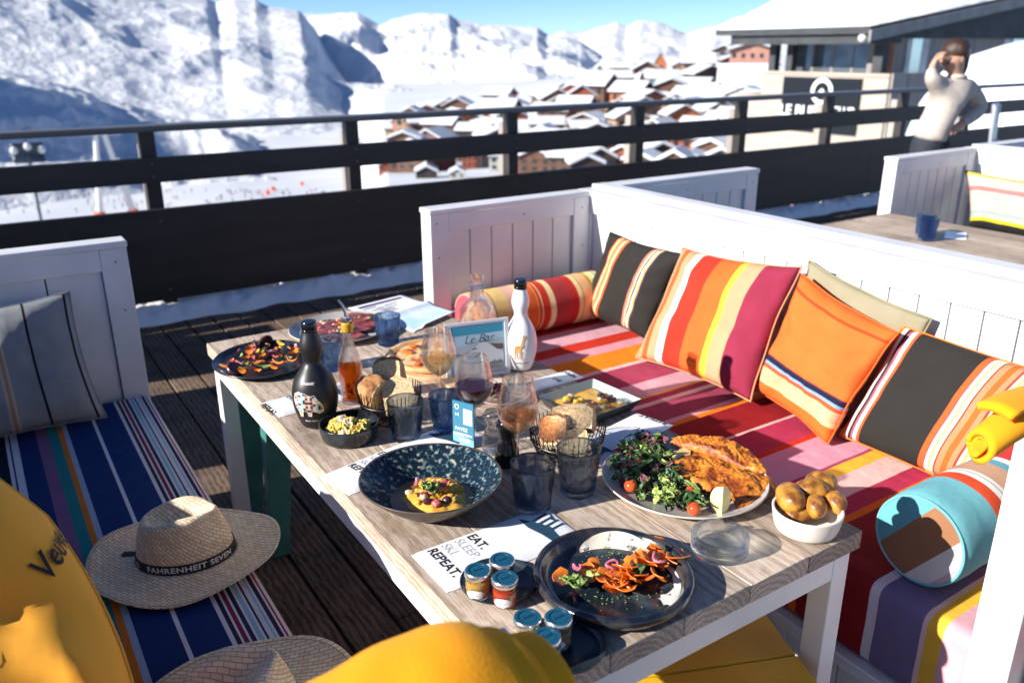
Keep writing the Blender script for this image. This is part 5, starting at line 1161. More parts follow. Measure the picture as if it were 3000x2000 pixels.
bread('crusty bread piece standing tallest in the left basket', (b1.x+.022, b1.y+.045, TZ+.095), (.1, -.25, -2.3), (.040, .044, .042), 1)
bread('rounded brown bread crust leaning at the left side of the left basket', (b1.x-.028, b1.y+.022, TZ+.072), (.3, .3, .6), (.036, .048, .034), 2, False)
bread('broad bread slice at the front of the left basket', (b1.x+.018, b1.y-.022, TZ+.060), (.2, -.75, -2.0), (.038, .048, .046), 3)
bread('long bread chunk lying on top in the right basket', (b2.x+.022, b2.y+.005, TZ+.092), (.1, -.7, -2.5), (.036, .058, .030), 4)
bread('brown bread chunk leaning at the left of the right basket', (b2.x-.026, b2.y+.010, TZ+.070), (.2, -.4, -2.6), (.038, .040, .036), 5)
bread('bread chunk at the bottom front of the right basket', (b2.x-.006, b2.y-.034, TZ+.045), (.2, -.5, -2.1), (.036, .044, .034), 6)
# cauliflower bowl
p = tt(1024, 1308); bx_, by_ = .668, 1.755
bowl('small black bowl of yellow spiced cauliflower', bx_, by_, .073, .042, .058, BLKG, BLKG, wall_=.004, curve=4)
root = thing('cauliflower', 'yellow spiced cauliflower florets heaped in the small black bowl', 'food', (bx_, by_, TZ+.01))
for k in range(20):
    x, y = inplate(rg, .042); m = MB(); s = rg.uniform(.011, .017); m.blob(s, s, s*.8, .55, 5, 3, k); o = m.build('floret', CAUL if k % 5 else NUT, root); o.location = (x, y, .016+.020*(1-math.hypot(x, y)/.05)+rg.uniform(-.004, .004))
# napkin sleeves with cutlery print
NAPM = noisy('white_napkin_paper', (.76, .77, .80), (.84, .84, .86), 30, .75, 6, .0005, 60); NBL = base('petrol_blue_print', (.012, .055, .10), .7)[0]; NGR = base('grey_outline_print', (.42, .43, .47), .7)[0]
def sleeve(label, a, b, wd, t0=.36, fork=True, size=.026, flip=1, lines=True, lift=0.0):
    """flat paper sleeve from a (closed end) to b (open end)"""
    a = Vector((a[0], a[1], TZ)); b = Vector((b[0], b[1], TZ)); ux = (b-a).normalized(); uy = Vector((-ux.y, ux.x, 0)); L = (b-a).length; o3 = (a+b)/2
    root = thing('napkin_sleeve', label, 'napkin', o3)
    def P(s, t, h=0):    # s along 0..1, t across -1..1
        e = max(0, 1-abs(t)**4)**.5; e2 = max(0, min(1, s/.06, (1-s)/.25))**.5
        z = .0012+.0065*e*e2+.0025*max(0, s-.8)*5*(.5+.5*sin(t*2))
        return Vector((*(a+ux*(L*s)+uy*(wd/2*t*(1-.03*(s < .03)))).xy, TZ+z+h+lift))-o3
    m = MB(); m.grid(lambda u, v: P(u, v*2-1), 44, 14); m.grid(lambda u, v: P(u, 1-v*2, 0).xy.to_3d()+Vector((0, 0, .0006+lift)), 44, 14); m.build('paper_sleeve', NAPM, root, sharp=0, weld=True)
    def put(vs, fs, s0, t0_, mt, name, rot=0):
        q = MB(); out = []
        for v in vs:
            x, y = v.x, v.y
            if rot: x, y = -y, x
            out.append(P(s0+x/L*flip, max(-1, min(1, (t0_+y*flip/(wd/2)))), .0006))
        q.add(out, fs, 0, None, False); q.build(name, mt, root, sharp=0)
    for k, (wtxt, mt, dx) in enumerate((('EAT.', INK, 0), ('SLEEP.', NGR, 1), ('SKI.', NGR, 2), ('REPEAT.', INK, 3))):
        if not lines and mt is NGR: continue
        vs, fs = text_data(wtxt, size, .0006 if mt is INK else -.0002, 0, 0, 'RIGHT'); 
        for v in vs: pass
        wv = min(v.x for v in vs); vs = [Vector((v.x-wv, v.y, 0)) for v in vs]
        put([Vector((-(dx)*size*1.02*flip*flip*1.0+v.y, -v.x, 0)) for v in vs], fs, t0+.30, .80 if flip > 0 else -.80, mt, 'lettering')
    if fork:
        q = MB(); vs = []; fs = []
        def pl(pts):
            n0 = len(vs); vs.extend(pts); fs.append(tuple(range(n0, n0+len(pts))))
        pl([(.80, -.85), (.86, -.75), (.88, -.1), (.84, .25), (.76, .75), (.75, .2), (.78, -.3)])
        for k in range(4): c_ = -.35+.22*k; pl([(.80, c_), (.80, c_+.12), (.985-.01*k, c_+.28), (.985-.01*k, c_+.20)])
        pl([(.93, .25), (.955, .05), (.985, .62), (.95, .32)])
        q.add([P(s, t, .0009) for s, t in vs], fs, 0, None, False); q.build('cutlery_print', NBL, root, sharp=0)
    return root
A_, B_ = tt(1255, 1680), tt(1650, 1530); sleeve('white napkin sleeve lettered EAT. and REPEAT. behind the nearest jars', A_, B_, .140, .10, size=.0285)
A_, B_ = tt(978, 1425), tt(1190, 1335); d_ = (B_-A_).normalized(); sleeve('white napkin sleeve partly under the speckled bowl', A_, A_+d_*.40, .118, .10, size=.027)
A_, B_ = tt(793, 1202), tt(884, 1178); d_ = (B_-A_).normalized(); sleeve('white napkin sleeve lettered REPEAT. under the black bottle', A_, A_+d_*.235, .118, .0, size=.0245, lines=False)
A_, B_ = tt(1918, 1228), tt(1768, 1310); d_ = (B_-A_).normalized(); sleeve('white napkin sleeve right of the right bread basket', A_, A_+d_*.30, .115, .0, size=.0245, lines=False)
A_, B_ = tt(1690, 1096), tt(1570, 1130); d_ = (B_-A_).normalized(); sleeve('white napkin sleeve between the white bottle and the curry tray', A_, A_+d_*.28, .07, .0, fork=False, size=.018, lines=False)
# pizza on a board
BRD = noisy('pale_wooden_board', (.55, .33, .17), (.68, .45, .26), 4, .6, 8, .0006, 40, stretch=(8, 1, 1)); bc = Vector((1.085, 2.105, TZ))
root = thing('serving_board', 'pale wooden board under the pizza behind the left basket', 'board', bc, rad(-12))
m = MB(); m.prism([(.150*cos(t), .165*sin(t)) for t in [2*pi*k/48 for k in range(48)]], .0005, .013); m.build('board_top', BRD, root, bevel=.002)
m = MB(); m.prism([(-.03, -.160), (.03, -.160), (.022, -.26), (-.022, -.26)], .0008, .0128); m.build('handle', BRD, root, bevel=.002)
root = thing('pizza', 'tomato and cheese pizza lying on the pale wooden board', 'pizza', bc+Vector((0, 0, .0135)))
m = MB(); m.lathe([(0, .0005), (.135, .0005), (.143, .006), (.140, .016), (.128, .017), (.118, .009), (0, .008)], 64, 0, None, lambda a, i, r, z: 1+.03*noise.noise(Vector((cos(a)*2, sin(a)*2, z*20)))); m.build('crust', food('pizza_crust', (.60, .28, .09), (.80, .52, .25), 18, .6, .002), root, sharp=0)
m = MB(); m.grid(lambda u, v: (.118*u*cos(6.2832*v), .118*u*sin(6.2832*v), .0095+.003*noise.noise(Vector((u*cos(6.2832*v)*5, u*sin(6.2832*v)*5, 0)))), 12, 48); m.build('sauce_and_cheese', food('tomato_and_cheese', (.62, .10, .02), (.85, .58, .26), 24, .35, .002, lo=.42, hi=.55), root, sharp=0, weld=True)
for k in range(14):
    x, y = inplate(rg, .10); m = MB(); mt = [LEAFD, CARR, CHEESE, BEET][k % 4]; m.blob(.014, .011, .004, .3, 3, 2, k); o = m.build('topping_piece', mt, root); o.location = (x, y, .0125)
# framed bar card
FL, FR = tt(1310, 1119), tt(1495, 1091); c0 = (FL+FR)/2; ux = (FR-FL).normalized(); up = Vector((0, 0, 1)); nb = Vector((-ux.y, ux.x, 0)); Wd = (FR-FL).length; Hd = .168
tilt = nb*.10+up*.995; fn_ = ux.cross(tilt).normalized()
root = thing('bar_card', 'white framed card lettered Le Bar with a mountain picture', 'table card', c0)
def FP(x, y, n=0): return ux*(x*Wd)+tilt*(y*Hd)+fn_*n
def fbox(m, x0, x1, y0, y1, n0, n1, mi=0): m.hexa([FP(x0, y0, n1), FP(x1, y0, n1), FP(x1, y0, n0), FP(x0, y0, n0), FP(x0, y1, n1), FP(x1, y1, n1), FP(x1, y1, n0), FP(x0, y1, n0)], mi)
PLM = base('frosted_white_frame', (.78, .78, .78), .3)[0]
m = MB(); fbox(m, -.5, .5, 0, .05, -.003, .003); fbox(m, -.5, .5, .95, 1, -.003, .003); fbox(m, -.5, -.435, .0503, .9497, -.003, .003); fbox(m, .435, .5, .0503, .9497, -.003, .003); m.build('frame', PLM, root, sharp=0, bevel=.0006)
m = MB(); fbox(m, -.434, .434, .0506, .9494, -.002, .0012); m.build('card_sheet', base('card_pale_blue', (.48, .68, .78), .5)[0], root, sharp=0)
def flat(name, pts, mt, n): q = MB(); q.add([FP(x, y, n) for x, y in pts], [tuple(range(len(pts)))], 0, None, False); q.build(name, mt, root, sharp=0)
flat('sky_band', [(-.40, .78), (.40, .78), (.40, .92), (-.40, .92)], base('card_turquoise', (.05, .36, .50), .5)[0], .0016)
flat('haze_band', [(-.40, .40), (.40, .40), (.40, .66), (-.40, .58)], base('card_grey_blue', (.46, .54, .58), .5)[0], .0016)
flat('mountain_print', [(-.40, .34), (-.22, .44), (-.08, .50), (.06, .63), (.16, .60), (.26, .50), (.40, .40), (.40, .10), (-.40, .10)], base('card_snow_white', (.70, .72, .72), .5)[0], .0018)
flat('rock_print', [(.19, .585), (.40, .55), (.40, .46), (.30, .47)], base('card_rock_brown', (.16, .11, .08), .5)[0], .0020)
flat('lower_print', [(-.40, .10), (.40, .10), (.40, .07), (-.40, .07)], base('card_pink', (.62, .46, .46), .5)[0], .0020)
m = MB()
for (x, y, w_) in [(-.38, .43, .10), (-.10, .505, .08), (.08, .64, .05), (-.02, .40, .07), (-.06, .36, .06), (.0, .31, .03)]:
    m.add([FP(x, y, .0024), FP(x+w_, y+.012, .0024), FP(x+w_*.9, y+.03, .0024), FP(x+.01, y+.014, .0024)], [(0, 1, 2, 3)], 0, None, False)
for k in range(4): m.add([FP(.12, .13+.022*k, .0024), FP(.40, .135+.022*k, .0024), FP(.40, .142+.022*k, .0024), FP(.12, .137+.022*k, .0024)], [(0, 1, 2, 3)], 0, None, False)
for k in range(7): m.add([FP(.18+.03*k, .22, .0024), FP(.205+.03*k, .22, .0024), FP(.20+.03*k, .26+.02*(k % 3), .0024), FP(.185+.03*k, .255, .0024)], [(0, 1, 2, 3)], 0, None, False)
vs, fs = text_data('Le Bar', .034, -.0003, .35, 0); m.add([FP((v.x)/Wd+.02, v.y/Hd+.685, .0026) for v in vs], fs, 0, None, False); m.build('lettering', INK, root, sharp=0)
# blue table number card
PA, PB_ = tt(1332, 1296), tt(1388, 1312); ux2 = (PB_-PA).normalized(); c0 = (PA+PB_)/2; W2 = .060; H2 = .112; nb2 = Vector((ux2.y, -ux2.x, 0))
if nb2.dot(CAM-c0) < 0: nb2 = -nb2
root = thing('number_card', 'petrol blue table card numbered 14 standing under the red wine glass', 'table card', c0)
BLC = base('petrol_blue_card', (.035, .19, .30), .45)[0]; BLC2 = base('pale_blue_card_gradient', (.18, .42, .55), .45)[0]
def NP(x, y, n=0): return ux2*(x*W2)+up*(y*H2+.0012)+nb2*n
def nbox(m, x0, x1, y0, y1, n0, n1): m.hexa([NP(x0, y0, n1), NP(x1, y0, n1), NP(x1, y0, n0), NP(x0, y0, n0), NP(x0, y1, n1), NP(x1, y1, n1), NP(x1, y1, n0), NP(x0, y1, n0)])
m = MB(); nbox(m, -.5, .5, 0, 1, -.002, .002); m.build('card', BLC, root, sharp=0)
m = MB(); nbox(m, -.5, .5, -.008, .0, -.02, .02); m.build('foot', CGB, root, sharp=0)
m = MB(); m.add([NP(-.5, .0, .0026), NP(.5, .0, .0026), NP(.5, .16, .0026), NP(-.5, .28, .0026)], [(0, 1, 2, 3)], 0, None, False); m.build('pale_band', BLC2, root, sharp=0)
m = MB(); m.add([NP(.02, .50, .0026), NP(.44, .50, .0026), NP(.44, .86, .0026), NP(.02, .86, .0026)], [(0, 1, 2, 3)], 0, None, False); m.build('white_panel', PW, root, sharp=0)
m = MB()
for s, size, x, y in (('14', .012, -.28, .70), ('PAYEZ', .0125, -.08, .37), ("L'ADDITION", .0095, .0, .25), ('en un instant', .006, .05, .15), ('sur votre mobile', .005, .08, .10)):
    vs, fs = text_data(s, size, .0003, 0, 0); m.add([NP(v.x/W2+x, v.y/H2+y, .0032) for v in vs], fs, 0, None, False)
ring = []
for k in range(24): t = 2*pi*k/24; ring += [NP(-.28+.0045*cos(t)/W2, .88+.0045*sin(t)/H2, .0032), NP(-.28+.0068*cos(t)/W2, .88+.0068*sin(t)/H2, .0032)]
m.add(ring, [(2*k, 2*k+1, (2*k+3) % 48, (2*k+2) % 48) for k in range(24)], 0, None, False); m.build('lettering', PW, root, sharp=0)
# pepper and salt mills
p = tt(1485, 1358); m = MB(); m.lathe([(0, 0), (.028, 0), (.029, .004), (.028, .008), (.0285, .010), (.0285, .03), (.026, .040), (.022, .052), (.018, .066), (.019, .080), (.024, .092), (.0245, .100), (.020, .108), (0, .111)], 48)
solo(m, 'pepper_mill', base('glossy_black_lacquer', (.006, .006, .007), .12)[0], 'glossy black pepper mill left of the rosé glass', 'mill', (p.x, p.y, TZ+.0006), sharp=50)
p = tt(1446, 1320); m = MB(); m.lathe([(0, 0), (.026, 0), (.028, .01), (.026, .035), (.020, .055), (.017, .066), (.021, .082), (.024, .094), (.018, .104), (0, .107)], 48)
solo(m, 'salt_mill', glassmat('frosted_acrylic', (.92, .92, .92), .3, .15, 1.45), 'pale acrylic salt mill behind the black pepper mill', 'mill', (p.x, p.y, TZ+.0006), sharp=50)
# small salad plate behind the rosé glass
p = tt(1445, 1165); plate('small pink plate of beet salad between the wine glasses', p.x+.02, p.y-.02, .075, glz('dusty_pink_glaze', (.42, .26, .25), (.52, .34, .33), 20, .3, .7), h=.012)
m = MB()
for k in range(46): x, y = inplate(rg, .045); leaf(m, (x, y, rg.uniform(.008, .026)), rg.uniform(.02, .035), rg.uniform(.010, .018), rg, rg.choice([0, 0, 1, 2]))
o = solo(m, 'beet_salad', [LEAFP, CHIO, LEAFD], 'small heap of purple leaves on the small pink plate', 'salad', (p.x+.02, p.y-.02, TZ+.004)); o['kind'] = 'stuff'
# rectangular curry tray
q4 = [tt(1585, 1151, .03), tt(1743, 1105, .03), tt(1862, 1178, .03), tt(1722, 1243, .03)]; cx = sum(v.x for v in q4)/4; cy = sum(v.y for v in q4)/4
ex = (q4[1]-q4[0]); ex = Vector((.205, .018, 0)); ang = math.atan2(ex.y, ex.x); tl, tw = .205, .205
root = thing('serving_tray', 'deep square dark tray of yellow curry right of the white bottle', 'tray', (cx, cy, TZ+.0006), ang)
def tray_ring(a, z): return [(-a*tl, -a*tw*.92, z), (a*tl, -a*tw*.92, z), (a*tl, a*tw*.92, z), (-a*tl, a*tw*.92, z)]
m = MB(); vs = tray_ring(.40, 0)+tray_ring(.5, .032)+tray_ring(.485, .0325)+tray_ring(.385, .004)
m.add(vs, [(3, 2, 1, 0)]+[(4*r+i, 4*r+(i+1) % 4, 4*r+4+(i+1) % 4, 4*r+4+i) for r in range(3) for i in range(4)]+[(12, 13, 14, 15)], [0]*9+[1]*5, None, False)
m.build('tray_body', [base('charcoal_slate_glaze', (.035, .04, .045), .4)[0], base('pale_green_grey_glaze', (.33, .38, .37), .3)[0]], root, sharp=0, bevel=.0015)
root2 = thing('curry', 'yellow curry with flowers and herbs filling the square tray', 'food', (cx, cy, TZ+.0055), ang)
m = MB(); m.grid(lambda u, v: ((u-.5)*tl*.80, (v-.5)*tw*.72, .009+.0025*noise.noise(Vector((u*6, v*6, 1)))), 20, 20); m.build('sauce', CURRY, root2, sharp=0, solid=.008)
for k in range(30):
    x, y = (rg.random()-.5)*tl*.62, (rg.random()-.5)*tw*.55; m = MB(); s = rg.uniform(.006, .013); m.blob(s, s*.8, s*.6, .3, 3, 2, k); o = m.build('topping_piece', [YEV, CURRY, CHIO, NUT, LEAFG, BEET][k % 6], root2); o.location = (x, y, .013+s*.3)
# big speckled bowl
bx2, by2 = .682, 1.352
bowl('large speckled blue black bowl of fish curry', bx2, by2, .148, .074, .055, EXTB, SPECK, wall_=.005, curve=1.25, rings=True)
root = thing('fish_curry', 'yellow curry with pink onion and herb leaf in the large speckled bowl', 'food', (bx2, by2, TZ+.008)); cxo, cyo = .0, -.012
m = MB(); m.lathe([(0, .016), (.086, .016)], 56); m.build('broth', BROTH, root, sharp=0)
m = MB(); rg3 = random.Random(21)
def mound(u, v):
    r = .064*u; a = 6.2832*v; k = 1+.18*noise.noise(Vector((cos(a)*1.6, sin(a)*1.6, 3))); x, y = r*k*cos(a), r*k*sin(a)
    return (x+.004, y-.008, .0165+.022*(1-u*u)**1.0+(.006*noise.noise(Vector((x*60, y*60, 2)))+.003*noise.noise(Vector((x*160, y*160, 2))))*(1-u**6))
m.grid(mound, 22, 72); m.build('curry_mound', CURRY, root, sharp=0, weld=True)
for k in range(40):
    x, y = inplate(rg3, .056); m = MB(); s = rg3.uniform(.006, .012); m.blob(s, s*.85, s*.75, .25, 3, 2, k); o = m.build('curry_piece', [YEV, CURRY, CURRY, NUT, CHIO, YEV, CURRY, BEET][k % 8], root); o.location = (x+.004, y-.008, .018+.021*(1-(math.hypot(x, y)/.064)**2)+.003)
for k in range(9):
    m = MB(); x, y = inplate(rg3, .034); strip(m, (x, y, .043), .040, .006, .0015, rg3.uniform(.8, 2), Rz(rg3.uniform(0, 6)) @ Rx(rg3.uniform(-.4, .4))); m.build('onion_strip', ONI if k % 3 else CARR, root)
for k in range(5):
    m = MB(); leaf(m, (-.010+.008*cos(k*1.2), -.012+.008*sin(k*1.2), .050), .032, .026, rg3, 0, .35); m.build('coriander_leaf', LEAFG if k % 2 else LEAFL, root, solid=.0006)
# schnitzel plate
sx_, sy_ = 1.188, 1.135
plate('large round cream plate holding the breaded schnitzel', sx_, sy_, .178, CREAM, h=.020, well=.78, inner=GREYP)
def schn(label, outline, z0, th, seed, hump=.012):
    pts = [at(px, py, z=TZ+z0) for px, py in outline]; c = sum(pts, Vector())/len(pts); n = len(pts); m = MB()
    def edge(a):
        a = a % 1*n; i = int(a); f_ = a-i; p0, p1, p2, p3 = (pts[(i+j-1) % n] for j in range(4))
        return .5*((2*p1)+(-p0+p2)*f_+(2*p0-5*p1+4*p2-p3)*f_*f_+(-p0+3*p1-3*p2+p3)*f_**3)
    def S(u, v, top):
        e = edge(v); jag = 1+.035*noise.noise(Vector((v*60, seed, 0))); q = c+(e-c)*u*jag; q = Vector((q.x, q.y, TZ+z0))
        h = (1-u**7)
        q.z += (th*h**.6+hump*h*noise.noise(Vector((q.x*16, q.y*16, seed)))+.006*h*noise.noise(Vector((q.x*45, q.y*45, seed)))+.003*noise.noise(Vector((q.x*130, q.y*130, seed)))+.0015*noise.noise(Vector((q.x*400, q.y*400, seed)))) if top else -.002*u
        return q-c
    m.grid(lambda u, v: S(u, v, True), 60, 220); m.grid(lambda u, v: S(u, 1-v, False), 6, 220)
    o = m.build('schnitzel', SCHN, sharp=0); o.location = (c.x, c.y, c.z); return tag(o, label, 'schnitzel')
schn('crumpled golden breaded schnitzel lying nearest the lemon wedge', [(1957, 1375), (1990, 1318), (2030, 1315), (2100, 1330), (2170, 1345), (2230, 1380), (2275, 1428), (2240, 1462), (2165, 1488), (2150, 1450), (2080, 1452), (2030, 1425), (1975, 1402)], .012, .014, 3, .016)
schn('golden breaded schnitzel at the back, leaning over the nearer one', [(1965, 1292), (1985, 1282), (2060, 1286), (2110, 1283), (2145, 1302), (2185, 1320), (2225, 1350), (2245, 1385), (2190, 1375), (2110, 1345), (2040, 1322), (1990, 1306)], .024, .014, 8, .014)
def wedge(label, p, rz, rx, s=1):
    m = MB(); n = 10
    def f(u, v): a = -.62+1.24*v; r = .021*s; t = (u-.5)*2; k = math.sqrt(max(0, 1-t*t)); return (t*.034*s, r*k*sin(a)*1.2, r*k*cos(a))
    m.grid(f, 18, n, 0)
    for vv in (0, 1): m.grid(lambda u, v: tuple(Vector(f(u, vv))*(1 if v else 1)*1.0 if v > .5 else Vector(((u-.5)*2*.034*s, 0, 0))), 18, 1, 1)
    o = m.build('lemon_wedge', [LEMR, LEM], sharp=30); o.location = p; o.rotation_euler = (rx, 0, rz); return tag(o, label, 'lemon')
p = at(2112, 1500, z=TZ+.006); wo_ = wedge('upright lemon wedge at the near rim of the cream plate', (p.x, p.y, TZ+.032), .9, 2.2, 1.12); wo_.rotation_euler = Matrix(((.10, .80, .59), (.10, -.60, .79), (.99, 0, -.12))).to_quaternion().normalized().to_euler(); wo_.scale = (.85, 1.25, 1.1); wo_.location = (p.x-.008, p.y-.008, TZ+.036)
p = at(1985, 1328, z=TZ+.02); wedge('lemon wedge half covered by the back schnitzel', (p.x, p.y, TZ+.026), .3, 2.6, 1.2)
m = MB(); rs_ = random.Random(31)
hull = [(1785, 1370), (1830, 1310), (1880, 1290), (1940, 1300), (1965, 1350), (1985, 1410), (2040, 1440), (2075, 1480), (2060, 1508), (1960, 1498), (1880, 1470), (1820, 1430), (1790, 1400)]
hp = [at(a, b, z=TZ+.01) for a, b in hull]; xs = [q.x for q in hp]; ys = [q.y for q in hp]; cnt = 0
while cnt < 300:
    x, y = rs_.uniform(min(xs), max(xs)), rs_.uniform(min(ys), max(ys))
    if not inside([(q.x, q.y) for q in hp], x, y): continue
    cnt += 1; leaf(m, (x-sx_, y-sy_, rs_.uniform(.006, .032)), rs_.uniform(.016, .038), rs_.uniform(.008, .018), rs_, rs_.choice([0, 0, 1, 2, 2, 3, 3, 3]), 1.1)
for k in range(60):
    p = at(1955+rs_.gauss(0, 14), 1462+rs_.gauss(0, 12), z=TZ+.012); leaf(m, (p.x-sx_, p.y-sy_, rs_.uniform(.012, .036)), rs_.uniform(.014, .026), .014, rs_, 1, 1.2)
o = solo(m, 'mixed_salad', [LEAFG, LEAFL, LEAFP, LEAFD], 'mixed green and purple leaf salad left of the schnitzel', 'salad', (sx_, sy_, TZ+.004), solid=.0004); o['kind'] = 'stuff'
for k, (px, py, lab) in enumerate([(1848, 1425, 'glossy cherry tomato at the left of the salad'), (2033, 1492, 'cherry tomato beside the upright lemon wedge'), (1870, 1358, 'cherry tomato half at the back of the salad'), (1892, 1335, 'small cherry tomato highest in the salad'), (2022, 1440, 'cherry tomato piece under the schnitzel edge')]):
    p = at(px, py, z=TZ+.022); m = MB(); s = .0145 if k < 2 else .011; m.blob(s, s, s*.95, .04, 2, 3, k); solo(m, 'cherry_tomato', TOM, lab, 'tomato', (p.x, p.y, TZ+.024), sharp=0)
# potato bowl
bx3, by3 = 1.262, .872
bowl('small ivory bowl of roast potatoes at the near right corner', bx3, by3, .068, .046, .050, WBOWL, WBOWL, wall_=.005, curve=3.2)
for k, (px, py, h, s, rz, lab) in enumerate([(2317, 1458, .050, (.034, .024, .022), .9, 'largest roast potato at the left of the ivory bowl'), (2378, 1435, .056, (.031, .021, .020), -.5, 'browned roast potato in the middle of the ivory bowl'), (2405, 1412, .060, (.027, .020, .019), -.7, 'roast potato at the back top of the ivory bowl'), (2390, 1484, .046, (.022, .018, .018), .9, 'small pale roast potato at the front of the ivory bowl'), (2448, 1470, .050, (.023, .017, .017), 1.0, 'dark skinned roast potato at the right of the ivory bowl'), (2340, 1500, .030, (.026, .020, .014), 0, 'roast potato low at the front left of the ivory bowl')]):
    p = at(px, py, z=TZ+h); m = MB(); m.blob(*[q*1.22 for q in s], .10, 1.6, 4, k+3); solo(m, 'roast_potato', POT, lab, 'potato', (p.x, p.y, TZ+h), rz, sharp=0)
# ashtray
p = (tt(2104, 1655)+tt(2112, 1558))/2; p = Vector((1.062, .912, 0)); root = thing('ashtray', 'round pale blue glass ashtray at the near end of the table', 'ashtray', (p.x, p.y, TZ+.0006))
def amod(a, i, r, z):
    return 1
def prof_(a):
    notch = max(math.exp(-((((a-a0+pi) % (2*pi))-pi)/.10)**2) for a0 in (.55, 2.65, 4.75)); return notch
prof = [(0, 0), (.048, 0), (.052, .003), (.0535, .010), (.0515, .013), (.0535, .017), (.053, .024), (.0545, .034), (.053, .0385), (.048, .0395), (.0445, .037), (.042, .022), (.038, .0125), (0, .011)]
m = MB(); m.lathe(prof, 96)
for v in m.v:
    r = math.hypot(v.x, v.y)
    if v.z > .03 and r > .04: v.z -= .009*prof_(math.atan2(v.y, v.x) % (2*pi))
m.build('glass_dish', CGB, root, sharp=0, weld=True)
# carrot plate
cx4, cy4 = .823, .938
root = thing('plate', 'dark ceramic plate with thick rim holding glazed carrots', 'plate', (cx4, cy4, TZ+.0006))
RIM = glz('blue_black_rim_glaze', (.008, .012, .020), (.06, .05, .045), 26, .4, .75, .2, .0012, .5)
m = MB(); m.lathe([(0, 0), (.095, 0), (.118, .004), (.136, .014), (.142, .026), (.139, .034), (.131, .036), (.126, .031), (.121, .018), (.114, .009), (.100, .0072), (0, .007)], 96); m.build('plate_body', RIM, root, sharp=0)
m = MB(); m.lathe([(0, .0076), (.097, .0078), (.106, .0088)], 72); m.build('inner_glaze', noisy('blue_black_inner_glaze', (.012, .020, .030), (.10, .12, .12), 12, .16, 10, .0006, 60, lo=.5, hi=.75), root, sharp=0)
root = thing('carrot_dish', 'glazed carrot ribbons with pink onion and white sauce on the dark plate', 'food', (cx4, cy4, TZ+.009)); fd = Vector((CR.x, CR.y)).normalized(); fb = Vector((-fd.y, fd.x))
def lp(px, py, h=.006): p = at(px, py, z=TZ+.009+h); return (p.x-cx4, p.y-cy4, h)
m = MB()
def sauce(u, v):
    pts = [(1705, 1612), (1735, 1590), (1790, 1583), (1850, 1592), (1900, 1612), (1945, 1640), (1990, 1680), (2000, 1722), (1975, 1750), (1935, 1762)]
    s = u*(len(pts)-1); i = min(len(pts)-2, int(s)); f_ = s-i; a = Vector(lp(*pts[i], .002)); b = Vector(lp(*pts[i+1], .002)); c = a+(b-a)*f_; d = (b-a).normalized(); nrm = Vector((-d.y, d.x, 0)); wv = (.006+.010*u+.004*noise.noise(Vector((u*9, 1, 1))))*(1 if u < .97 else .6)
    return c+nrm*(v-.5)*2*wv+Vector((0, 0, .004*(1-(2*v-1)**2)+.001*noise.noise(Vector((u*30, v*5, 2)))))
m.grid(sauce, 70, 10); m.build('white_sauce', YOG, root, sharp=0)
m = MB(); n = 60
def smear(u, v):
    a = rad(35)+rad(125)*u; r = .102+.026*v; z = .0010+.025*max(0, (v-.15))**1.3-.0; return (r*cos(a+.15), r*sin(a+.15), z)
m.grid(lambda u, v: ((.104+.021*v*sin(pi*min(1,u*1.25+.0))**.5)*cos(rad(4)+rad(104)*u), (.104+.021*v*sin(pi*min(1,u*1.25+.0))**.5)*sin(rad(4)+rad(104)*u), .0006+.0255*(v*sin(pi*min(1,u*1.25))**.5)**1.5), 50, 8); m.build('sauce_smear', noisy('smeared_cream_sauce', (.05, .06, .06), (.70, .64, .54), 45, .25, 12, .0008, lo=.34, hi=.44), root, sharp=0)
rc = random.Random(4)
cp = [(1640, 1695, .7), (1712, 1672, .2), (1745, 1668, 1.2), (1770, 1700, 2.0), (1790, 1725, .4), (1815, 1700, 1.7), (1838, 1665, 2.4), (1870, 1640, .3), (1850, 1690, 1.1), (1880, 1700, 2.7), (1905, 1650, .9), (1935, 1655, 1.9), (1960, 1625, 2.6), (1920, 1610, .1), (1975, 1645, 1.3), (1830, 1725, 2.2), (1925, 1690, 1.5), (1725, 1700, 2.9), (1800, 1680, 1.0), (1860, 1665, .6)]
cp += [(px+rc.gauss(0, 9), py+rc.gauss(0, 7), rc.uniform(0, 3)) for px, py, a in cp[2:16]]
for k, (px, py, a) in enumerate(cp):
    m = MB(); strip(m, (0, 0, 0), rc.uniform(.036, .052), rc.uniform(.026, .036), .0032, rc.uniform(.7, 2.2), Rz(a) @ Rx(rc.uniform(.1, .9))); o = m.build('carrot_ribbon', CARR, root, sub=1, weld=True); o.location = lp(px, py, rc.uniform(.010, .020))
for k, (px, py) in enumerate([(1795, 1655), (1930, 1635), (1690, 1660)]):
    m = MB(); R_ = (.012, .015, .007)[k]; m.tube([(R_*cos(t), R_*.75*sin(t), .004*sin(2*t)) for t in [2*pi*j/28*(.75 if k == 0 else 1) for j in range(29)]], .0024, 8); o = m.build('onion_ring', ONI, root); o.location = lp(px, py, .028); o.rotation_euler = (.5, .2, k)
for k, (px, py, mt) in enumerate([(1680, 1705, LEAFL), (1692, 1712, LEAFG), (1668, 1700, LEAFL), (1960, 1615, LEAFD), (1876, 1662, LEAFD), (1740, 1682, LEAFL)]):
    m = MB(); leaf(m, (0, 0, 0), .034, .026, rc, 0, .5); o = m.build('herb_leaf', mt, root, solid=.0006); o.location = lp(px, py, .024)
m = MB()
for k in range(90):
    px, py = rc.gauss(1800, 75), rc.choice([rc.gauss(1755, 14), rc.gauss(1625, 12)])
    q_ = lp(px, py, .0016)
    if math.hypot(q_[0], q_[1]) < .098: m.blob(.0014, .0008, .0008, .1, 2, 1, k, 0, T(*q_) @ Rz(k))
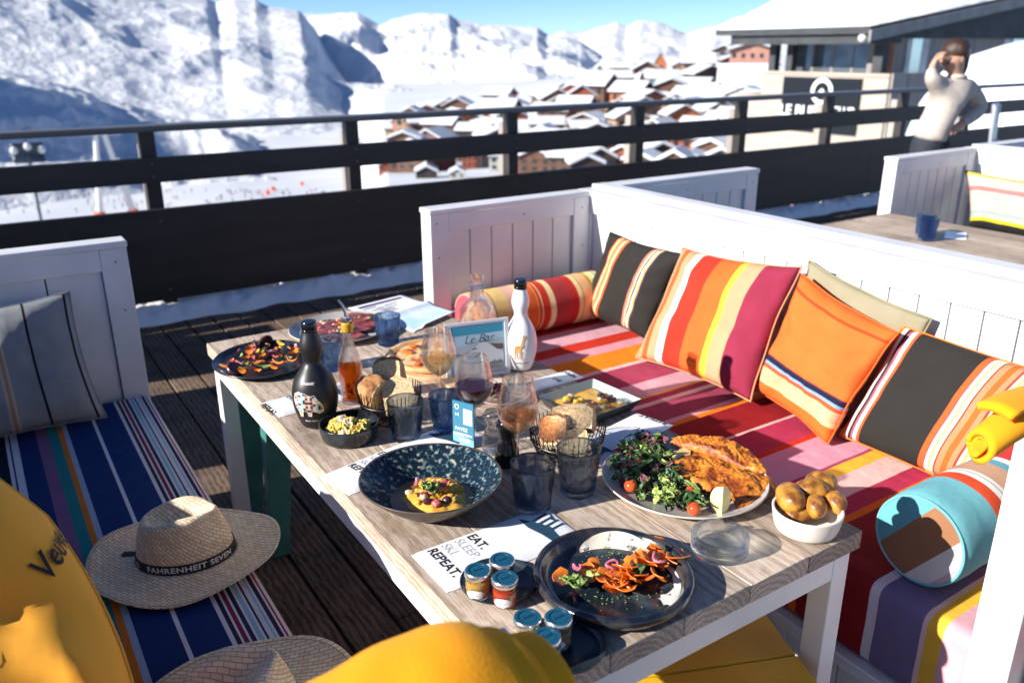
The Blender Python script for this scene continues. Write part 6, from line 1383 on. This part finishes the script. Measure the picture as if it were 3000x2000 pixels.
o = m.build('zest_crumbs', LEAFL, root); o['kind'] = 'stuff'
# saucers with condiment jars
LID = base('petrol_blue_lid', (.010, .085, .15), .32)[0]; LIDR = base('lid_relief', (.006, .045, .085), .35)[0]; SILV = base('lid_silver_edge', (.72, .72, .72), .25, .9)[0]; LAB = base('paper_jar_label', (.72, .70, .70), .7)[0]
def jar(label, p, cont, z=TZ+.006, rz=0):
    root = thing('condiment_jar', label, 'jar', (p.x, p.y, z), rz); r = .0215
    m = MB(); m.lathe([(0, .0), (r*.9, 0), (r, .003), (r*1.02, .02), (r, .035), (r*.93, .040), (r*.93, .046), (r*.87, .046), (r*.87, .040), (r*.93, .034), (r*.95, .004), (0, .003)], 40); m.build('glass_body', CG, root, sharp=0, weld=True)
    m = MB(); m.lathe([(0, .0034), (r*.94, .0036), (r*.935, .031), (0, .0315)], 36); m.build('contents', cont, root, sharp=30, weld=True)
    m = MB(); m.lathe([(r*1.03, .040), (r*1.06, .041), (r*1.06, .0485), (r*1.0, .0502), (r*.98, .0502)], 48); l = m.build('lid_rim', SILV, root, sharp=40)
    m = MB(); m.lathe([(r*.995, .0503), (r*.97, .0510), (r*.74, .0508), (r*.70, .0498), (0, .0500)], 48); l = m.build('lid', LID, root, sharp=40)
    m = MB(); m.lathe([(r*.66, .0502), (r*.67, .0507), (r*.72, .0507), (r*.73, .0502)], 40)
    vs, fs = text_data('bon', .012, 0, .3, 0); m.add([(v.x, v.y, .0505) for v in vs], fs, 0, None, False); m.build('lid_relief', LIDR, l)
    fc_ = math.atan2(CAM.y-p.y, CAM.x-p.x)-rz
    m = MB(); m.grid(lambda u, v: ((r*1.035)*cos(fc_+.75*(u-.5)*2*math.sqrt(max(0, 1-(2*v-1)**2))-.2), (r*1.035)*sin(fc_+.75*(u-.5)*2*math.sqrt(max(0, 1-(2*v-1)**2))-.2), .004+.018*v), 12, 10); m.build('label', LAB, root, sharp=0)
    vs, fs = text_data('maison', .0048, 0, 0, 0); m = MB(); m.add([(r*1.05*cos(fc_-.2+v.x/r), r*1.05*sin(fc_-.2+v.x/r), .013+v.y) for v in vs], fs, 0, None, False); m.build('label_print', NGR, root, sharp=0)
    return root
MUST = food('mustard', (.50, .28, .05), (.66, .42, .12), 30, .4); KET = food('ketchup', (.42, .03, .008), (.55, .06, .015), 10, .3); MAYO = food('mayonnaise', (.62, .48, .28), (.72, .60, .42), 10, .4); PEST = food('whole_grain_mustard', (.25, .17, .06), (.42, .32, .14), 90, .5)
plate('small black saucer with three jars in front of the napkin', .655, 1.052, .068, NAVYP, h=.010, thick=.003, well=.85, name='saucer')
for (px, py, c_, lab) in ((1399, 1668, MUST, 'blue lidded jar of mustard, left on the upper saucer'), (1471, 1637, PEST, 'blue lidded jar at the back of the upper saucer'), (1479, 1691, KET, 'blue lidded jar of red ketchup on the upper saucer')):
    p = at(px, py, z=TZ+.056); jar(lab, p, c_)
plate('small black saucer with three jars at the bottom edge behind the blanket', .652, .855, .068, NAVYP, h=.010, thick=.003, well=.85, name='saucer')
for (px, py, c_, lab) in ((1545, 1806, MAYO, 'blue lidded jar leftmost on the lower saucer'), (1636, 1806, PEST, 'blue lidded jar of brown mustard, right on the lower saucer'), (1602, 1862, MAYO, 'blue lidded jar nearest the bottom edge on the lower saucer')):
    p = at(px, py, z=TZ+.056); jar(lab, p, c_)
# cutlery and napkin on the second table
m = MB(); a = at(2800, 690, z=TZ+.001); m.box(-.09, .09, -.05, .05, 0, .003); solo(m, 'napkin', NAPM, 'white paper napkin lying on the second table', 'napkin', (a.x, a.y, TZ+.0006), .5, bevel=.001)
# ------------------------------------------------------------------ woman at the railing
pw_ = CAM+ray(2728, 388)*6.4; WX, WY = pw_.x, pw_.y
a_r = Vector((.838, -.546, 0)); a_f = Vector((.546, .838, 0))
SKN = noisy('warm_skin', (.46, .25, .175), (.54, .31, .22), 20, .5, 4, 0, sss=.1); SWE = noisy('beige_knit', (.46, .40, .35), (.55, .48, .42), 30, .9, 4, .004, 90); TRO = noisy('dark_navy_trousers', (.014, .019, .030), (.022, .028, .042), 20, .85); HAI = noisy('dark_brown_hair', (.025, .012, .008), (.075, .035, .02), 60, .4, 8, .002, 120, stretch=(6, 6, 1)); SHO = base('black_shoe', (.01, .01, .012), .5)[0]
root = thing('person', 'woman in beige jumper with ponytail, hand at her brow and other hand on hip', 'person', (WX, WY, 0))
def W(a, b, z): return a_r*a+a_f*b+Vector((0, 0, z))
HC = W(.060, -.01, 1.555)
body = [(W(.02, 0, .93), .085), (W(.04, 0, 1.12), .07), (W(.10, .0, 1.30), .075), (W(.125, 0, 1.42), .052), (W(.115, -.005, 1.465), .048), (HC, .104), (HC+Vector((0, 0, .045)), .085),
        (W(.25, .05, 1.36), .055), (W(.41, .09, 1.205), .042), (W(.24, .0, 1.10), .030), (W(.165, -.06, 1.075), .026),
        (W(.0, -.06, 1.36), .055), (W(-.125, -.12, 1.44), .042), (W(-.125, -.11, 1.505), .026), (W(-.105, -.10, 1.560), .022),
        (W(-.055, .0, .84), .085), (W(-.06, -.03, .47), .056), (W(-.07, .03, .09), .042), (W(-.12, -.03, .03), .034),
        (W(.09, .05, .84), .085), (W(.10, .05, .47), .056), (W(.11, .12, .09), .042), (W(.06, .06, .03), .034)]
ed = [(0, 1), (1, 2), (2, 3), (3, 4), (4, 5), (5, 6), (2, 7), (7, 8), (8, 9), (9, 10), (2, 11), (11, 12), (12, 13), (13, 14), (0, 15), (15, 16), (16, 17), (17, 18), (0, 19), (19, 20), (20, 21), (21, 22)]
def hand(idx, dirv, side):
    p = body[idx][0]; d = dirv.normalized(); s_ = side.normalized()
    for k in range(4):
        body.append((p+d*.045+s_*(k-1.5)*.018, .0095)); body.append((p+d*(.085+.006*(1.5-abs(k-1.5)))+s_*(k-1.5)*.020-d.cross(s_)*.012, .0075)); n = len(body); ed.extend([(idx, n-2), (n-2, n-1)])
    body.append((p+d*.015-s_*.035, .010)); body.append((p+d*.045-s_*.048, .008)); n = len(body); ed.extend([(idx, n-2), (n-2, n-1)])
hand(10, W(-.07, -.03, -.03), W(0, .3, 1)); hand(14, W(.05, .02, .05), W(-.2, .8, 0))
m = MB(); m.mesh(skin(body, ed, 2)); m.build('body', SKN, root, sharp=0)
# face: nose, eyes, mouth on the turned down face
m = MB(); f0 = HC.copy(); fd_ = (W(-.75, -.45, -.45)).normalized(); fs_ = fd_.cross(Vector((0, 0, 1))).normalized(); fu = fs_.cross(fd_)
m.blob(.012, .012, .02, .05, 2, 2, 1, 0, T(*(f0+fd_*.092)))
for s in (-1, 1): m.blob(.018, .012, .028, .1, 2, 2, 1, 0, T(*(f0+fs_*s*.082-fd_*.005)))
m.build('nose_and_ears', SKN, root, sharp=0)
m = MB()
for s in (-1, 1): m.blob(.011, .011, .006, .02, 2, 2, 1, 0, T(*(f0+fd_*.080+fs_*s*.030+fu*.018)))
m.build('eyes', HAI, root, sharp=0)
m = MB(); m.blob(.018, .012, .006, .02, 2, 2, 1, 0, T(*(f0+fd_*.080-fu*.042))); m.build('mouth', base('lips', (.5, .14, .12), .4)[0], root, sharp=0)
sw = [(W(-.010, .01, .945), (.162, .142)), (W(.005, .01, 1.03), (.152, .130)), (W(.02, 0, 1.08), (.145, .125)), (W(.06, 0, 1.20), (.148, .120)), (W(.11, .0, 1.315), (.155, .115)), (W(.125, 0, 1.41), .072), (W(.125, 0, 1.45), .058),
      (W(.245, .05, 1.355), .082), (W(.33, .07, 1.29), .068), (W(.41, .09, 1.205), .060), (W(.32, .04, 1.14), .052), (W(.22, -.02, 1.095), .040),
      (W(.0, -.04, 1.365), .088), (W(-.12, -.12, 1.43), .058), (W(-.128, -.115, 1.47), .042), (W(-.125, -.11, 1.505), .032)]
m = MB(); m.mesh(skin(sw, [(0, 1), (1, 2), (2, 3), (3, 4), (4, 5), (5, 6), (4, 7), (7, 8), (8, 9), (9, 10), (10, 11), (4, 12), (12, 13), (13, 14), (14, 15)], 2)); m.build('jumper', SWE, root, sharp=0)
tr = [(W(.01, .01, 1.06), .13), (W(.01, .01, .93), .158), (W(-.055, .0, .80), .098), (W(-.06, -.03, .47), .068), (W(-.07, .03, .10), .055), (W(.09, .04, .80), .098), (W(.10, .05, .47), .068), (W(.11, .12, .10), .055)]
m = MB(); m.mesh(skin(tr, [(0, 1), (1, 2), (2, 3), (3, 4), (1, 5), (5, 6), (6, 7)], 2)); m.build('trousers', TRO, root, sharp=0)
m = MB()
for s, (a, b) in enumerate(((-.09, .0), (.09, .09))): m.blob(.05, .13, .045, .05, 2, 3, 1, 0, T(*W(a, b, .04)) @ Rz(.9))
m.build('shoes', SHO, root, sharp=0)
m = MB(); c_ = f0-fd_*.058+fu*.045
def hf(q):
    return q
m.blob(.098, .104, .092, .05, 3, 4, 2, 0, T(*c_)); hb = m.build('hair', HAI, root, sharp=0)
tp = f0-fd_*.115+fu*.05
m = MB(); m.tube([tp, tp-fd_*.05+Vector((0, 0, -.01)), tp-fd_*.085+Vector((0, 0, -.09)), tp-fd_*.10+Vector((0, 0, -.20)), tp-fd_*.11+Vector((0, 0, -.28))], [.024, .040, .042, .032, .010], 14); m.build('ponytail', HAI, root, sharp=0)
m = MB(); m.tube([tp+fs_*.024*cos(t)+fu*.024*sin(t) for t in [2*pi*k/16 for k in range(17)]], .009, 8); m.build('hair_tie', base('cream_hair_tie', (.75, .6, .45), .7)[0], root, sharp=0)
m = MB(); cn = W(.122, -.004, 1.435); m.tube([cn+Vector((.062*cos(t), .062*sin(t), .004*sin(2*t))) for t in [2*pi*k/24 for k in range(25)]], .018, 10); m.build('jumper_collar', SWE, root, sharp=0)
# metal chair at the right edge
CHM = base('pale_grey_metal', (.55, .57, .60), .35, .3)[0]; p = at(2975, 520, Y=4.2); root = thing('chair', 'pale metal chair with slanted leg at the right edge by the railing', 'chair', (p.x, p.y, 0), .4)
m = MB(); m.grid(lambda u, v: (-.22+.44*u, .24+.03*v+.03*sin(pi*u), .70+.42*v), 10, 6); m.build('backrest', CHM, root, sharp=0, solid=.02, bevel=.01)
m = MB(); m.box(-.22, .22, -.2, .22, .44, .46); m.build('seat', CHM, root, bevel=.005)
for sx in (-1, 1):
    m = MB(); m.tube([(sx*.25, -.22, 0), (sx*.22, .0, .45), (sx*.23, .26, .78), (sx*.22, .27, 1.1)], .014, 8); m.build('frame_leg', CHM, root)
    m = MB(); m.tube([(sx*.25, .30, 0), (sx*.22, -.12, .45)], .014, 8); m.build('rear_leg', CHM, root)
